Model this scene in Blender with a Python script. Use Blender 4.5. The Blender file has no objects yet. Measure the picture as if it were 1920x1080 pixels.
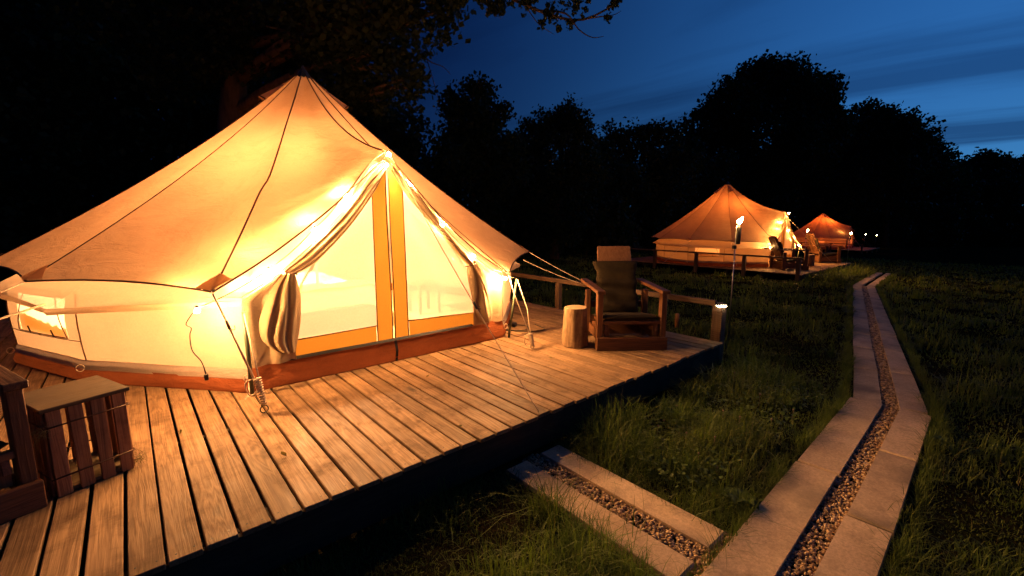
import bpy, math, random
import numpy as np
from mathutils import Vector, Matrix, noise as mnoise

sc = bpy.context.scene
R = math.radians
rng = np.random.default_rng(7)
random.seed(7)

# ---------------------------------------------------------------- camera
cam_d = bpy.data.cameras.new('camera')
cam = bpy.data.objects.new('camera', cam_d)
sc.collection.objects.link(cam)
cam.location = (0, 0, 1.8)
cam_d.sensor_width = 36.0
cam_d.lens = 835 / 1920 * 36
cam_d.clip_start = 0.05
cam_d.clip_end = 2000
PITCH = math.atan(130 / 835)
YAW = math.asin(0.65217)
cam.rotation_euler = (math.pi / 2 - PITCH, 0, -YAW)
sc.camera = cam
FW = (math.sin(YAW), math.cos(YAW))
RT = (math.cos(YAW), -math.sin(YAW))

# ---------------------------------------------------------------- view
sc.view_settings.view_transform = 'Standard'
sc.view_settings.look = 'None'
sc.view_settings.exposure = 0.0
sc.view_settings.gamma = 1.0
sc.view_settings.use_curve_mapping = False
sc.render.engine = 'CYCLES'
sc.cycles.use_denoising = True
sc.cycles.max_bounces = 8
sc.cycles.diffuse_bounces = 4
sc.cycles.transparent_max_bounces = 12
sc.cycles.sample_clamp_indirect = 6
sc.cycles.caustics_reflective = False
sc.cycles.caustics_refractive = False


class NT:
    """tiny node-tree helper"""
    def __init__(s, tree):
        s.t = tree
        s.n = tree.nodes
        s.l = tree.links

    def add(s, typ, _props=None, **inp):
        n = s.n.new(typ)
        for k, v in (_props or {}).items():
            setattr(n, k, v)
        for k, v in inp.items():
            key = int(k[1:]) if k[0] == 'i' and k[1:].isdigit() else k.replace('_', ' ')
            s.set(n, key, v)
        return n

    def set(s, n, key, v):
        sock = n.inputs[key]
        if isinstance(v, bpy.types.NodeSocket):
            s.l.new(v, sock)
        elif isinstance(v, bpy.types.Node):
            s.l.new(v.outputs[0], sock)
        else:
            if hasattr(sock.default_value, '__len__') and not hasattr(v, '__len__'):
                v = [v] * len(sock.default_value)
            if hasattr(v, '__len__') and len(v) == 3 and len(sock.default_value) == 4:
                v = (*v, 1)
            sock.default_value = v

    def math(s, op, a, b=0.0, c=0.0, clamp=False):
        n = s.n.new('ShaderNodeMath'); n.operation = op; n.use_clamp = clamp
        s.set(n, 0, a); s.set(n, 1, b); s.set(n, 2, c)
        return n.outputs[0]

    def mix(s, f, a, b, mode='MIX'):
        n = s.n.new('ShaderNodeMix'); n.data_type = 'RGBA'; n.blend_type = mode
        s.set(n, 0, f)
        for k, v in ((6, a), (7, b)):
            s.set(n, k, v)
        return n.outputs[2]

    def ramp(s, f, stops):
        n = s.n.new('ShaderNodeValToRGB')
        e = n.color_ramp.elements
        while len(e) < len(stops):
            e.new(0.5)
        for i, (p, c) in enumerate(stops):
            e[i].position = p
            e[i].color = (*c, 1) if hasattr(c, '__len__') else (c, c, c, 1)
        s.set(n, 0, f)
        return n.outputs[0]

    def noise(s, vec, scale, detail=4, rough=0.55, dist=0.0):
        n = s.add('ShaderNodeTexNoise', None, Scale=scale, Detail=detail, Roughness=rough, Distortion=dist)
        s.set(n, 'Vector', vec)
        return n.outputs[0]


# ---------------------------------------------------------------- world: dusk sky, last light low on the right
SUN_AZ = R(104)          # clockwise from +Y, out of frame on the right
w = bpy.data.worlds.new('World')
sc.world = w
w.use_nodes = True
N = NT(w.node_tree)
N.n.clear()
tc = N.add('ShaderNodeTexCoord')
d = tc.outputs['Generated']
sep = N.add('ShaderNodeSeparateXYZ', None, Vector=d)
zc = N.math('MAXIMUM', sep.outputs[2], 0.0)
sky = N.add('ShaderNodeTexSky', {'sky_type': 'NISHITA', 'sun_disc': False, 'sun_elevation': R(-3.0), 'sun_rotation': SUN_AZ})
sdir = (math.sin(SUN_AZ) * math.cos(R(3)), math.cos(SUN_AZ) * math.cos(R(3)), math.sin(R(3)))
dt = N.add('ShaderNodeVectorMath', {'operation': 'DOT_PRODUCT'}, i0=d, i1=sdir).outputs['Value']
glow = N.math('SMOOTH_MIN', N.math('MAXIMUM', N.math('MULTIPLY_ADD', dt, 0.95, 0.12), 0.0), 1.0, 0.1)
glow = N.math('POWER', glow, 3.3)
hz = N.math('POWER', N.math('SUBTRACT', 1.0, zc), 7.0)
base = N.mix(glow, (0.0011, 0.0075, 0.050), (0.018, 0.116, 0.385))
base = N.mix(N.math('MULTIPLY', hz, N.math('MULTIPLY_ADD', glow, 0.85, 0.05)), base, (0.065, 0.30, 0.60))
# clouds: thin streaks in a flat layer overhead
den = N.math('ADD', zc, 0.07)
cx = N.math('DIVIDE', sep.outputs[0], den)
cy = N.math('DIVIDE', sep.outputs[1], den)
cv = N.add('ShaderNodeCombineXYZ', None, X=cx, Y=cy)
mp = N.add('ShaderNodeMapping', None, Vector=cv.outputs[0], Rotation=(0, 0, R(32)), Scale=(0.55, 0.16, 1))
nz = N.noise(mp.outputs[0], 1.5, 6, 0.56, 0.6)
cl = N.ramp(nz, [(0.43, 0.0), (0.60, 1.0)])
low = N.math('SUBTRACT', 1.0, N.math('MULTIPLY', zc, 2.2), clamp=True)
camt = N.math('MULTIPLY', cl, N.math('MULTIPLY_ADD', low, 0.55, 0.32))
base = N.mix(camt, base, N.mix(1.0, base, (0.14, 0.19, 0.28), 'MULTIPLY'))
skyc = N.mix(1.0, sky.outputs[0], (0.006, 0.006, 0.006), 'MULTIPLY')
tot = N.mix(1.0, base, skyc, 'ADD')
bg = N.add('ShaderNodeBackground', None, Color=tot, Strength=1.0)
out = N.add('ShaderNodeOutputWorld', None, Surface=bg.outputs[0])

# lamp colours (linear)
WARM = (1.0, 0.52, 0.22)
BULB_E = 8800.0
LAMP_W = 1700.0

# ================================================================ helpers
col = sc.collection


def link(o):
    col.objects.link(o)
    return o


def tag(o, label, cat, group=None, kind=None):
    if label: o['label'] = label
    if cat: o['category'] = cat
    if group: o['group'] = group
    if kind: o['kind'] = kind
    return o


def thing(name, loc, rz, label, cat, group=None):
    o = link(bpy.data.objects.new(name, None))
    o.location = loc
    o.rotation_euler.z = rz
    o.empty_display_size = 0.1
    return tag(o, label, cat, group)


def mesh_np(name, V, F, mat, smooth=False):
    """fast mesh from numpy arrays; F is (n,3) or (n,4)"""
    me = bpy.data.meshes.new(name)
    V = np.asarray(V, np.float32); F = np.asarray(F, np.int32)
    k = F.shape[1]
    me.vertices.add(len(V)); me.vertices.foreach_set('co', V.ravel())
    me.loops.add(F.size); me.loops.foreach_set('vertex_index', F.ravel())
    me.polygons.add(len(F))
    me.polygons.foreach_set('loop_start', np.arange(0, F.size, k, dtype=np.int32))
    me.update(calc_edges=True)
    if smooth:
        me.polygons.foreach_set('use_smooth', np.ones(len(F), bool))
    me.materials.append(mat)
    return me


class MB:
    def __init__(s):
        s.v = []; s.f = []; s.m = []

    def add(s, V, F, mi=0):
        b = len(s.v)
        s.v += [tuple(p) for p in V]
        s.f += [tuple(b + i for i in f) for f in F]
        s.m += [mi] * len(F)
        return s

    def box(s, c, size, rot=None, mi=0, bev=0.0, taper=1.0):
        """bevelled box: c centre, size full, rot = Matrix or z angle"""
        hx, hy, hz_ = [q / 2 for q in size]
        b = min(bev, hx * .9, hy * .9, hz_ * .9)
        M = rot if isinstance(rot, Matrix) else Matrix.Rotation(rot or 0, 3, 'Z')
        c = Vector(c)
        if b <= 0:
            P = [(sx * hx, sy * hy, sz * hz_) for sz in (-1, 1) for sy in (-1, 1) for sx in (-1, 1)]
            P = [(x * (taper if z > 0 else 1), y * (taper if z > 0 else 1), z) for x, y, z in P]
            F = [(0, 2, 3, 1), (4, 5, 7, 6), (0, 1, 5, 4), (2, 6, 7, 3), (0, 4, 6, 2), (1, 3, 7, 5)]
            return s.add([c + M @ Vector(p) for p in P], F, mi)
        P = []; idx = {}
        for sx in (-1, 1):
            for sy in (-1, 1):
                for sz in (-1, 1):
                    for ax in range(3):
                        q = [sx * (hx - b), sy * (hy - b), sz * (hz_ - b)]
                        q[ax] = (sx * hx, sy * hy, sz * hz_)[ax]
                        if q[2] > 0: q[0] *= taper; q[1] *= taper
                        idx[sx, sy, sz, ax] = len(P); P.append(q)
        F = []
        def g(*k): return idx[k]
        for sg in (-1, 1):
            for ax, order in ((0, ((-1, -1), (1, -1), (1, 1), (-1, 1))), (1, ((-1, -1), (-1, 1), (1, 1), (1, -1))), (2, ((-1, -1), (1, -1), (1, 1), (-1, 1)))):
                q = []
                for a, bb in order:
                    k = {0: (sg, a, bb), 1: (a, sg, bb), 2: (a, bb, sg)}[ax]
                    q.append(g(*k, ax))
                F.append(tuple(q) if sg > 0 else tuple(reversed(q)))
        for a in (-1, 1):
            for bb in (-1, 1):
                e = [(g(a, bb, -1, 0), g(a, bb, 1, 0), g(a, bb, 1, 1), g(a, bb, -1, 1)),
                     (g(a, -1, bb, 0), g(a, 1, bb, 0), g(a, 1, bb, 2), g(a, -1, bb, 2)),
                     (g(-1, a, bb, 1), g(1, a, bb, 1), g(1, a, bb, 2), g(-1, a, bb, 2))]
                for q in e: F.append(q)
                for cc in (-1, 1):
                    F.append((g(a, bb, cc, 0), g(a, bb, cc, 1), g(a, bb, cc, 2)))
        return s.add([c + M @ Vector(p) for p in P], F, mi)

    def tube(s, pts, r, n=6, mi=0, cap=True):
        pts = [Vector(p) for p in pts]
        rs = r if hasattr(r, '__len__') else [r] * len(pts)
        V = []; F = []
        up = Vector((0, 0, 1))
        prev = None
        for i, p in enumerate(pts):
            t = (pts[min(i + 1, len(pts) - 1)] - pts[max(i - 1, 0)])
            if t.length < 1e-9: t = Vector((0, 0, 1))
            t.normalize()
            if prev is None:
                a = t.cross(up if abs(t.z) < .95 else Vector((1, 0, 0))).normalized()
            else:
                a = (prev - t * prev.dot(t))
                a = a.normalized() if a.length > 1e-6 else t.cross(up).normalized()
            prev = a
            b = t.cross(a)
            for k in range(n):
                th = 2 * math.pi * k / n
                V.append(p + (a * math.cos(th) + b * math.sin(th)) * rs[i])
        for i in range(len(pts) - 1):
            for k in range(n):
                k2 = (k + 1) % n
                F.append((i * n + k, i * n + k2, (i + 1) * n + k2, (i + 1) * n + k))
        if cap:
            F.append(tuple(reversed(range(n))))
            F.append(tuple(range((len(pts) - 1) * n, len(pts) * n)))
        return s.add(V, F, mi)

    def grid(s, P, mi=0, flip=False):
        """P: 2D list of points"""
        nu = len(P); nv = len(P[0])
        V = [p for row in P for p in row]
        F = []
        for i in range(nu - 1):
            for j in range(nv - 1):
                q = (i * nv + j, i * nv + j + 1, (i + 1) * nv + j + 1, (i + 1) * nv + j)
                F.append(tuple(reversed(q)) if flip else q)
        return s.add(V, F, mi)

    def lathe(s, prof, n=16, c=(0, 0, 0), mi=0, wob=None):
        V = []; F = []
        for i, (r, z) in enumerate(prof):
            for k in range(n):
                th = 2 * math.pi * k / n
                rr = r * (1 + (wob(th, z) if wob else 0))
                V.append((c[0] + rr * math.cos(th), c[1] + rr * math.sin(th), c[2] + z))
        for i in range(len(prof) - 1):
            for k in range(n):
                k2 = (k + 1) % n
                F.append((i * n + k, i * n + k2, (i + 1) * n + k2, (i + 1) * n + k))
        F.append(tuple(reversed(range(n))))
        F.append(tuple(range((len(prof) - 1) * n, len(prof) * n)))
        return s.add(V, F, mi)

    def ball(s, c, r, n=10, m=6, mi=0):
        rr = r if hasattr(r, '__len__') else (r, r, r)
        V = []; F = []
        for i in range(m + 1):
            ph = math.pi * i / m
            for k in range(n):
                th = 2 * math.pi * k / n
                V.append((c[0] + rr[0] * math.sin(ph) * math.cos(th), c[1] + rr[1] * math.sin(ph) * math.sin(th), c[2] - rr[2] * math.cos(ph)))
        for i in range(m):
            for k in range(n):
                k2 = (k + 1) % n
                F.append((i * n + k, i * n + k2, (i + 1) * n + k2, (i + 1) * n + k))
        return s.add(V, F, mi)

    def mesh(s, name, mats, smooth=False):
        me = bpy.data.meshes.new(name)
        me.from_pydata([tuple(p) for p in s.v], [], s.f)
        for m in (mats if isinstance(mats, (list, tuple)) else [mats]):
            me.materials.append(m)
        me.polygons.foreach_set('material_index', s.m)
        if smooth:
            me.polygons.foreach_set('use_smooth', [True] * len(s.f))
        me.update()
        return me

    def build(s, name, mats, parent=None, smooth=False):
        o = link(bpy.data.objects.new(name, s.mesh(name, mats, smooth)))
        if parent: o.parent = parent
        return o


def solidify(o, t):
    m = o.modifiers.new('thick', 'SOLIDIFY'); m.thickness = t; m.offset = 0
    return o


def copy_tree(o, parent=None):
    c = o.copy()
    col.objects.link(c)
    if parent: c.parent = parent
    for ch in list(o.children):
        copy_tree(ch, c)
    return c


def lerp(a, b, t):
    return tuple(p + (q - p) * t for p, q in zip(a, b))


def polyline(pts, n):
    """resample a list of points smoothly (Catmull-Rom)"""
    P = [Vector(p) for p in pts]
    out_ = []
    m = len(P) - 1
    for i in range(n + 1):
        u = i / n * m
        k = min(int(u), m - 1); t = u - k
        p0 = P[max(k - 1, 0)]; p1 = P[k]; p2 = P[k + 1]; p3 = P[min(k + 2, m)]
        out_.append(.5 * ((2 * p1) + (p2 - p0) * t + (2 * p0 - 5 * p1 + 4 * p2 - p3) * t * t + (3 * p1 - p0 - 3 * p2 + p3) * t ** 3))
    return out_


def sag_line(a, b, sag, n=12):
    a = Vector(a); b = Vector(b)
    return [a.lerp(b, i / n) - Vector((0, 0, sag * 4 * (i / n) * (1 - i / n))) for i in range(n + 1)]


def gz(x):
    """height of the meadow: level round the near deck, then falling gently away"""
    return -0.03 * np.maximum(0, np.asarray(x, float) - 6.0)


# pixel of the photograph -> place on the ground / at a distance, used only to work out positions
def at(px, py, dist):
    v = ((px - 960) / 835, 1.0, -(py - 540) / 835)
    c, s_ = math.cos(PITCH), math.sin(PITCH)
    r = (v[0], v[1] * c + v[2] * s_, -v[1] * s_ + v[2] * c)
    k = dist / r[1]
    return Vector((RT[0] * r[0] * k + FW[0] * dist, RT[1] * r[0] * k + FW[1] * dist, 1.8 + r[2] * k))


# ================================================================ materials
def newmat(name):
    m = bpy.data.materials.new(name); m.use_nodes = True
    t = NT(m.node_tree); t.n.clear()
    o = t.add('ShaderNodeOutputMaterial')
    return m, t, o


def principled(name, colr, rough=.7, spec=.3, metal=0.0, noise_amt=0.0, noise_scale=8.0, bump=0.0, bscale=40.0, stretch=(1, 1, 1), coord='Object'):
    m, t, o = newmat(name)
    p = t.add('ShaderNodeBsdfPrincipled', None, Roughness=rough, Metallic=metal)
    t.set(p, 'Specular IOR Level', spec)
    tcn = t.add('ShaderNodeTexCoord')
    mpn = t.add('ShaderNodeMapping', None, Vector=tcn.outputs[coord], Scale=stretch)
    if noise_amt:
        nz_ = t.noise(mpn.outputs[0], noise_scale, 5, .6)
        f = t.ramp(nz_, [(.25, 1 - noise_amt), (.75, 1 + noise_amt)])
        t.set(p, 'Base Color', t.mix(1.0, colr, f, 'MULTIPLY'))
    else:
        t.set(p, 'Base Color', colr)
    if bump:
        nb = t.noise(mpn.outputs[0], bscale, 4, .6)
        b = t.add('ShaderNodeBump', None, Strength=bump, Distance=0.01, Height=nb)
        t.set(p, 'Normal', b.outputs[0])
    t.l.new(p.outputs[0], o.inputs[0])
    return m


def canvas(name, colr, trans=.5, clear=0.0, bump=.25, mottled=.12, tcol=None, specks=False):
    """woven cloth: reflects, glows through, and (clear) lets some light straight through the weave"""
    m, t, o = newmat(name)
    tcn = t.add('ShaderNodeTexCoord')
    ob = tcn.outputs['Object']
    n1 = t.noise(ob, 2.3, 5, .6)
    n2 = t.noise(ob, 60.0, 3, .6)
    f = t.ramp(n1, [(.25, 1 - mottled), (.75, 1 + mottled * .5)])
    c1 = t.mix(1.0, colr, f, 'MULTIPLY')
    f2 = t.ramp(n2, [(.3, .94), (.7, 1.04)])
    c1 = t.mix(1.0, c1, f2, 'MULTIPLY')
    if specks:
        vs = t.add('ShaderNodeTexVoronoi', None, Scale=1.7)
        t.set(vs, 'Vector', ob)
        c1 = t.mix(t.ramp(vs.outputs[0], [(.010, .8), (.016, 0.0)]), c1, (.05, .03, .015))
        wm = t.noise(ob, .9, 7, .72, 1.5)
        c1 = t.mix(t.math('MULTIPLY', t.ramp(wm, [(.52, 0.0), (.56, 1.0), (.60, .25)]), .16), c1, (.25, .15, .07))
    wr = t.noise(t.add('ShaderNodeMapping', None, Vector=ob, Scale=(1, 1, 3.2), Rotation=(0, R(20), R(15))).outputs[0], 3.2, 4, .55, .6)
    hgt = t.math('MULTIPLY_ADD', n2, .06, wr)
    b = t.add('ShaderNodeBump', None, Strength=bump, Distance=0.03, Height=hgt)
    df = t.add('ShaderNodeBsdfDiffuse', None, Color=c1, Normal=b.outputs[0])
    tr = t.add('ShaderNodeBsdfTranslucent', None, Color=(c1 if tcol is None else t.mix(1.0, tcol, f, 'MULTIPLY')), Normal=b.outputs[0])
    mx = t.add('ShaderNodeMixShader', None, i0=trans, i1=df.outputs[0], i2=tr.outputs[0])
    last = mx
    if clear:
        tp = t.add('ShaderNodeBsdfTransparent', None, Color=(1, 1, 1))
        last = t.add('ShaderNodeMixShader', None, i0=clear, i1=mx.outputs[0], i2=tp.outputs[0])
    t.l.new(last.outputs[0], o.inputs[0])
    return m


def emis(name, colr, strength):
    m, t, o = newmat(name)
    e = t.add('ShaderNodeEmission', None, Color=colr, Strength=strength)
    t.l.new(e.outputs[0], o.inputs[0])
    return m


def wood(name, colr, dark, grain_axis='Y', rough=.6, knots=True, scale=1.0, worn=.25, spec=.3):
    """sawn timber: long grain, growth rings, knots; every board gets its own cut"""
    m, t, o = newmat(name)
    tcn = t.add('ShaderNodeTexCoord')
    oi = t.add('ShaderNodeObjectInfo')
    rnd = oi.outputs['Random']
    off = t.add('ShaderNodeCombineXYZ', None, X=t.math('MULTIPLY', rnd, 37.0), Y=t.math('MULTIPLY', rnd, 91.0), Z=t.math('MULTIPLY', rnd, 13.0))
    va = t.add('ShaderNodeVectorMath', {'operation': 'ADD'}, i0=tcn.outputs['Object'], i1=off.outputs[0]).outputs[0]
    st = {'X': (.05, 1, 1), 'Y': (1, .05, 1), 'Z': (1, 1, .05)}[grain_axis]
    ring = {'X': (.35, 1, 1), 'Y': (1, .35, 1), 'Z': (1, 1, .35)}[grain_axis]
    mg = t.add('ShaderNodeMapping', None, Vector=va, Scale=[q * scale for q in st]).outputs[0]
    mk = t.add('ShaderNodeMapping', None, Vector=va, Scale=[q * scale for q in ring]).outputs[0]
    # knots: sparse voronoi cells
    vo = t.add('ShaderNodeTexVoronoi', {'feature': 'F1'}, Scale=3.4, Randomness=1.0)
    t.set(vo, 'Vector', mk)
    kd = vo.outputs['Distance']
    kn = t.ramp(kd, [(.035, 1.0), (.11, 0.0)])
    warp = t.math('MULTIPLY', t.ramp(kd, [(0.0, 1.0), (.35, 0.0)]), .35)
    fine = t.noise(mg, 55, 5, .65, .3)
    broad = t.noise(mg, 9, 4, .6, .8)
    x = t.math('ADD', t.math('MULTIPLY_ADD', broad, 9.0, t.math('MULTIPLY', warp, 9.0)), 0.0)
    rings = t.math('MULTIPLY_ADD', t.math('SINE', t.math('MULTIPLY', x, 6.0)), .5, .5)
    g = t.math('ADD', t.math('MULTIPLY', fine, .65), t.math('MULTIPLY', rings, .15))
    c = t.mix(t.ramp(g, [(.26, 0.0), (.62, 1.0)]), dark, colr)
    tone = t.math('MULTIPLY_ADD', rnd, .5, .74)
    c = t.mix(1.0, c, t.add('ShaderNodeCombineXYZ', None, X=tone, Y=tone, Z=tone).outputs[0], 'MULTIPLY')
    dirt = t.noise(va, 4.5, 6, .7)
    c = t.mix(t.math('MULTIPLY', t.ramp(dirt, [(.50, 0.0), (.72, 1.0)]), worn * 2), c, [q * .55 for q in dark])
    if knots:
        c = t.mix(t.math('MULTIPLY', kn, .85), c, [q * .32 for q in dark])
    p = t.add('ShaderNodeBsdfPrincipled')
    t.set(p, 'Base Color', c)
    t.set(p, 'Roughness', t.ramp(dirt, [(.3, rough - .16), (.7, rough + .15)]))
    t.set(p, 'Specular IOR Level', spec)
    h = t.math('ADD', t.math('MULTIPLY', fine, .9), t.math('ADD', t.math('MULTIPLY', rings, .25), t.math('MULTIPLY', kn, -.5)))
    b = t.add('ShaderNodeBump', None, Strength=.55, Distance=.004, Height=h)
    t.set(p, 'Normal', b.outputs[0])
    t.l.new(p.outputs[0], o.inputs[0])
    return m


def leafmat(name, c1, c2, trans=.4, scale=1.2, patchy=False):
    m, t, o = newmat(name)
    tcn = t.add('ShaderNodeTexCoord')
    ge = t.add('ShaderNodeNewGeometry')
    rn = ge.outputs['Random Per Island']
    n1 = t.noise(tcn.outputs['Object'], scale, 3, .6)
    f = t.math('ADD', t.math('MULTIPLY', rn, .6), t.math('MULTIPLY', n1, .4))
    c = t.mix(f, c1, c2)
    if patchy:
        n3 = t.noise(tcn.outputs['Object'], 1.9, 5, .65, .4)
        c = t.mix(t.math('MULTIPLY', t.ramp(n3, [(.48, 0.0), (.66, 1.0)]), .40), c, (.14, .12, .04))
        n4 = t.noise(tcn.outputs['Object'], .65, 4, .6)
        c = t.mix(1.0, c, t.ramp(n4, [(.32, .38), (.68, 1.15)]), 'MULTIPLY')
    df = t.add('ShaderNodeBsdfPrincipled', None, Roughness=.55)
    t.set(df, 'Base Color', c); t.set(df, 'Specular IOR Level', .25)
    tr = t.add('ShaderNodeBsdfTranslucent', None, Color=t.mix(1.0, c, (1.0, 1.1, .5), 'MULTIPLY'))
    mx = t.add('ShaderNodeMixShader', None, i0=trans, i1=df.outputs[0], i2=tr.outputs[0])
    t.l.new(mx.outputs[0], o.inputs[0])
    return m


M_FLY = canvas('fly_canvas', (.47, .305, .182), .41, 0.0, .75, .12, specks=True)
M_ROOF = canvas('roof_canvas', (.70, .58, .43), .36, .32, .30, .06)
M_WALL = canvas('wall_canvas', (.42, .325, .228), .35, 0.0, .30, .10)
M_FLAP = canvas('flap_canvas', (.37, .27, .16), .10, 0.0, .45, .22)
M_EAVE = canvas('eave_canvas', (.60, .45, .29), .30, 0.0, .3, .12)
M_PATCH = canvas('patch_canvas', (.80, .54, .30), .75, 0.0, .3, .12)
M_TRIM = canvas('trim_canvas', (.52, .285, .05), .34, 0.0, .12, .07)
M_NET = canvas('net_weave', (.50, .465, .445), .50, .36, .05, .07)
M_WIN = canvas('window_net', (.95, .92, .85), .72, .15, .05, .04)
M_PVC = canvas('groundsheet_pvc', (.20, .060, .023), .12, 0.0, .9, .25)
M_PVCB = canvas('grey_band', (.33, .255, .20), .14, 0.0, .6, .2)
M_PIPE = principled('brown_piping', (.10, .045, .018), .7)
M_BLACK = principled('black_rubber', (.012, .011, .010), .5)
M_ROPE = principled('rope', (.55, .42, .28), .85, noise_amt=.25, noise_scale=90, bump=.4, bscale=160)
M_STEEL = principled('steel', (.55, .52, .48), .32, .5, 1.0)
M_GREENPOLE = principled('green_pole', (.055, .065, .035), .45, .4)
M_DARKMETAL = principled('dark_metal', (.05, .045, .04), .45, .4, .6, noise_amt=.3, noise_scale=30)
M_DECK = wood('deck_wood', (.36, .220, .112), (.165, .095, .047), 'Y', .66, spec=.15, worn=.42)
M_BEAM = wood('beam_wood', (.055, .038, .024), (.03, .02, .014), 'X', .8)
M_CHAIRX = wood('chair_wood', (.215, .088, .034), (.10, .04, .016), 'X', .55, knots=False, worn=.15)
M_CHAIRZ = wood('chair_wood_upright', (.215, .088, .034), (.10, .04, .016), 'Z', .55, knots=False, worn=.15)
M_CHAIRY = wood('chair_wood_deep', (.215, .088, .034), (.10, .04, .016), 'Y', .55, knots=False, worn=.15)
M_HEAD = wood('headboard_wood', (.42, .21, .10), (.27, .12, .05), 'Z', .55, knots=False, worn=.1)
M_RAIL = wood('rail_wood', (.20, .115, .06), (.10, .055, .03), 'Y', .7, knots=False)
M_RAILZ = wood('rail_post_wood', (.20, .115, .06), (.10, .055, .03), 'Z', .7, knots=False)
M_CRATE = wood('crate_wood', (.32, .15, .065), (.15, .06, .026), 'Z', .65, worn=.35)
M_CRATET = wood('crate_top_wood', (.17, .105, .045), (.085, .05, .022), 'X', .7, worn=.3)
M_STUMP = wood('stump_wood', (.42, .27, .135), (.15, .085, .04), 'Z', .8, knots=True, scale=.8, worn=.45)
M_CUSH = principled('olive_cloth', (.040, .029, .016), .95, .1, noise_amt=.18, noise_scale=18, bump=.5, bscale=22)
M_WHITE = canvas('bedding', (.82, .78, .70), .15, 0, .4, .04)
M_RUG = principled('tent_floor', (.42, .34, .24), .95, .1, noise_amt=.25, noise_scale=10)
M_BULB = emis('bulb_glow', (1.0, .50, .18), BULB_E)
M_FLAME = emis('flame_glow', (1.0, .50, .14), 300.0)
M_LED = emis('led_glow', (1.0, .80, .50), 70.0)
M_SLAB = None
M_LEAF = leafmat('tree_leaf', (.020, .030, .010), (.045, .060, .020), .35)
M_LEAFN = leafmat('near_tree_leaf', (.022, .032, .010), (.060, .075, .022), .4)
M_BARK = principled('bark', (.075, .052, .034), .95, .1, noise_amt=.45, noise_scale=7, bump=1.0, bscale=9, stretch=(1, 1, .22))
M_GRASS = leafmat('grass_blade', (.070, .130, .018), (.220, .270, .052), .45, .8, True)
M_DRY = leafmat('dry_stem', (.15, .12, .05), (.24, .19, .085), .3)
M_BROAD = leafmat('broad_leaf', (.05, .09, .018), (.10, .14, .03), .35)


def slab_material():
    m, t, o = newmat('concrete_slab')
    tcn = t.add('ShaderNodeTexCoord')
    oi = t.add('ShaderNodeObjectInfo')
    off = t.math('MULTIPLY', oi.outputs['Random'], 40.0)
    va = t.add('ShaderNodeVectorMath', {'operation': 'ADD'}, i0=tcn.outputs['Object'], i1=off).outputs[0]
    n1 = t.noise(va, 3.0, 6, .65)
    n2 = t.noise(va, 60, 4, .7)
    sp = t.add('ShaderNodeTexVoronoi', None, Scale=38)
    t.set(sp, 'Vector', va)
    c = t.mix(t.ramp(n1, [(.3, 0.0), (.7, 1.0)]), (.50, .345, .20), (.66, .475, .29))
    c = t.mix(1.0, c, t.ramp(n2, [(.3, .72), (.7, 1.12)]), 'MULTIPLY')
    c = t.mix(t.math('MULTIPLY', t.ramp(sp.outputs[0], [(.05, 1.0), (.16, 0.0)]), .35), c, (.12, .10, .08))
    st = t.noise(va, 1.7, 3, .5)
    c = t.mix(t.math('MULTIPLY', t.ramp(st, [(.54, 0.0), (.68, 1.0)]), .65), c, (.14, .11, .08))
    mo = t.noise(va, 7.0, 6, .75)
    c = t.mix(t.math('MULTIPLY', t.ramp(mo, [(.52, 0.0), (.70, 1.0)]), .45), c, (.17, .12, .075))
    tn = t.math('MULTIPLY_ADD', oi.outputs['Random'], .22, .92)
    c = t.mix(1.0, c, t.add('ShaderNodeCombineXYZ', None, X=tn, Y=tn, Z=tn).outputs[0], 'MULTIPLY')
    p = t.add('ShaderNodeBsdfPrincipled', None, Roughness=.85)
    t.set(p, 'Base Color', c); t.set(p, 'Specular IOR Level', .2)
    b = t.add('ShaderNodeBump', None, Strength=.5, Distance=.006, Height=t.math('MULTIPLY_ADD', n2, .4, n1))
    t.set(p, 'Normal', b.outputs[0])
    t.l.new(p.outputs[0], o.inputs[0])
    return m


def ground_material():
    m, t, o = newmat('meadow_soil')
    tcn = t.add('ShaderNodeTexCoord')
    va = tcn.outputs['Object']
    n1 = t.noise(va, .8, 6, .65)
    n2 = t.noise(va, 14, 5, .7)
    c = t.mix(t.ramp(n1, [(.35, 0.0), (.65, 1.0)]), (.020, .015, .008), (.014, .019, .006))
    c = t.mix(1.0, c, t.ramp(n2, [(.25, .45), (.75, 1.5)]), 'MULTIPLY')
    p = t.add('ShaderNodeBsdfPrincipled', None, Roughness=.95)
    t.set(p, 'Base Color', c); t.set(p, 'Specular IOR Level', 0.0)
    b = t.add('ShaderNodeBump', None, Strength=1.0, Distance=.04, Height=n2)
    t.set(p, 'Normal', b.outputs[0])
    t.l.new(p.outputs[0], o.inputs[0])
    return m


def pebble_material():
    m, t, o = newmat('pebble')
    ge = t.add('ShaderNodeNewGeometry')
    rn = ge.outputs['Random Per Island']
    c = t.ramp(rn, [(0.0, (.08, .05, .03)), (.3, (.26, .16, .08)), (.6, (.42, .27, .13)), (.85, (.54, .36, .19)), (1.0, (.55, .42, .28))])
    p = t.add('ShaderNodeBsdfPrincipled', None, Roughness=.7)
    t.set(p, 'Base Color', c); t.set(p, 'Specular IOR Level', .35)
    t.l.new(p.outputs[0], o.inputs[0])
    return m


M_SLAB = slab_material()
M_SOIL = ground_material()
M_PEB = pebble_material()

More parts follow.
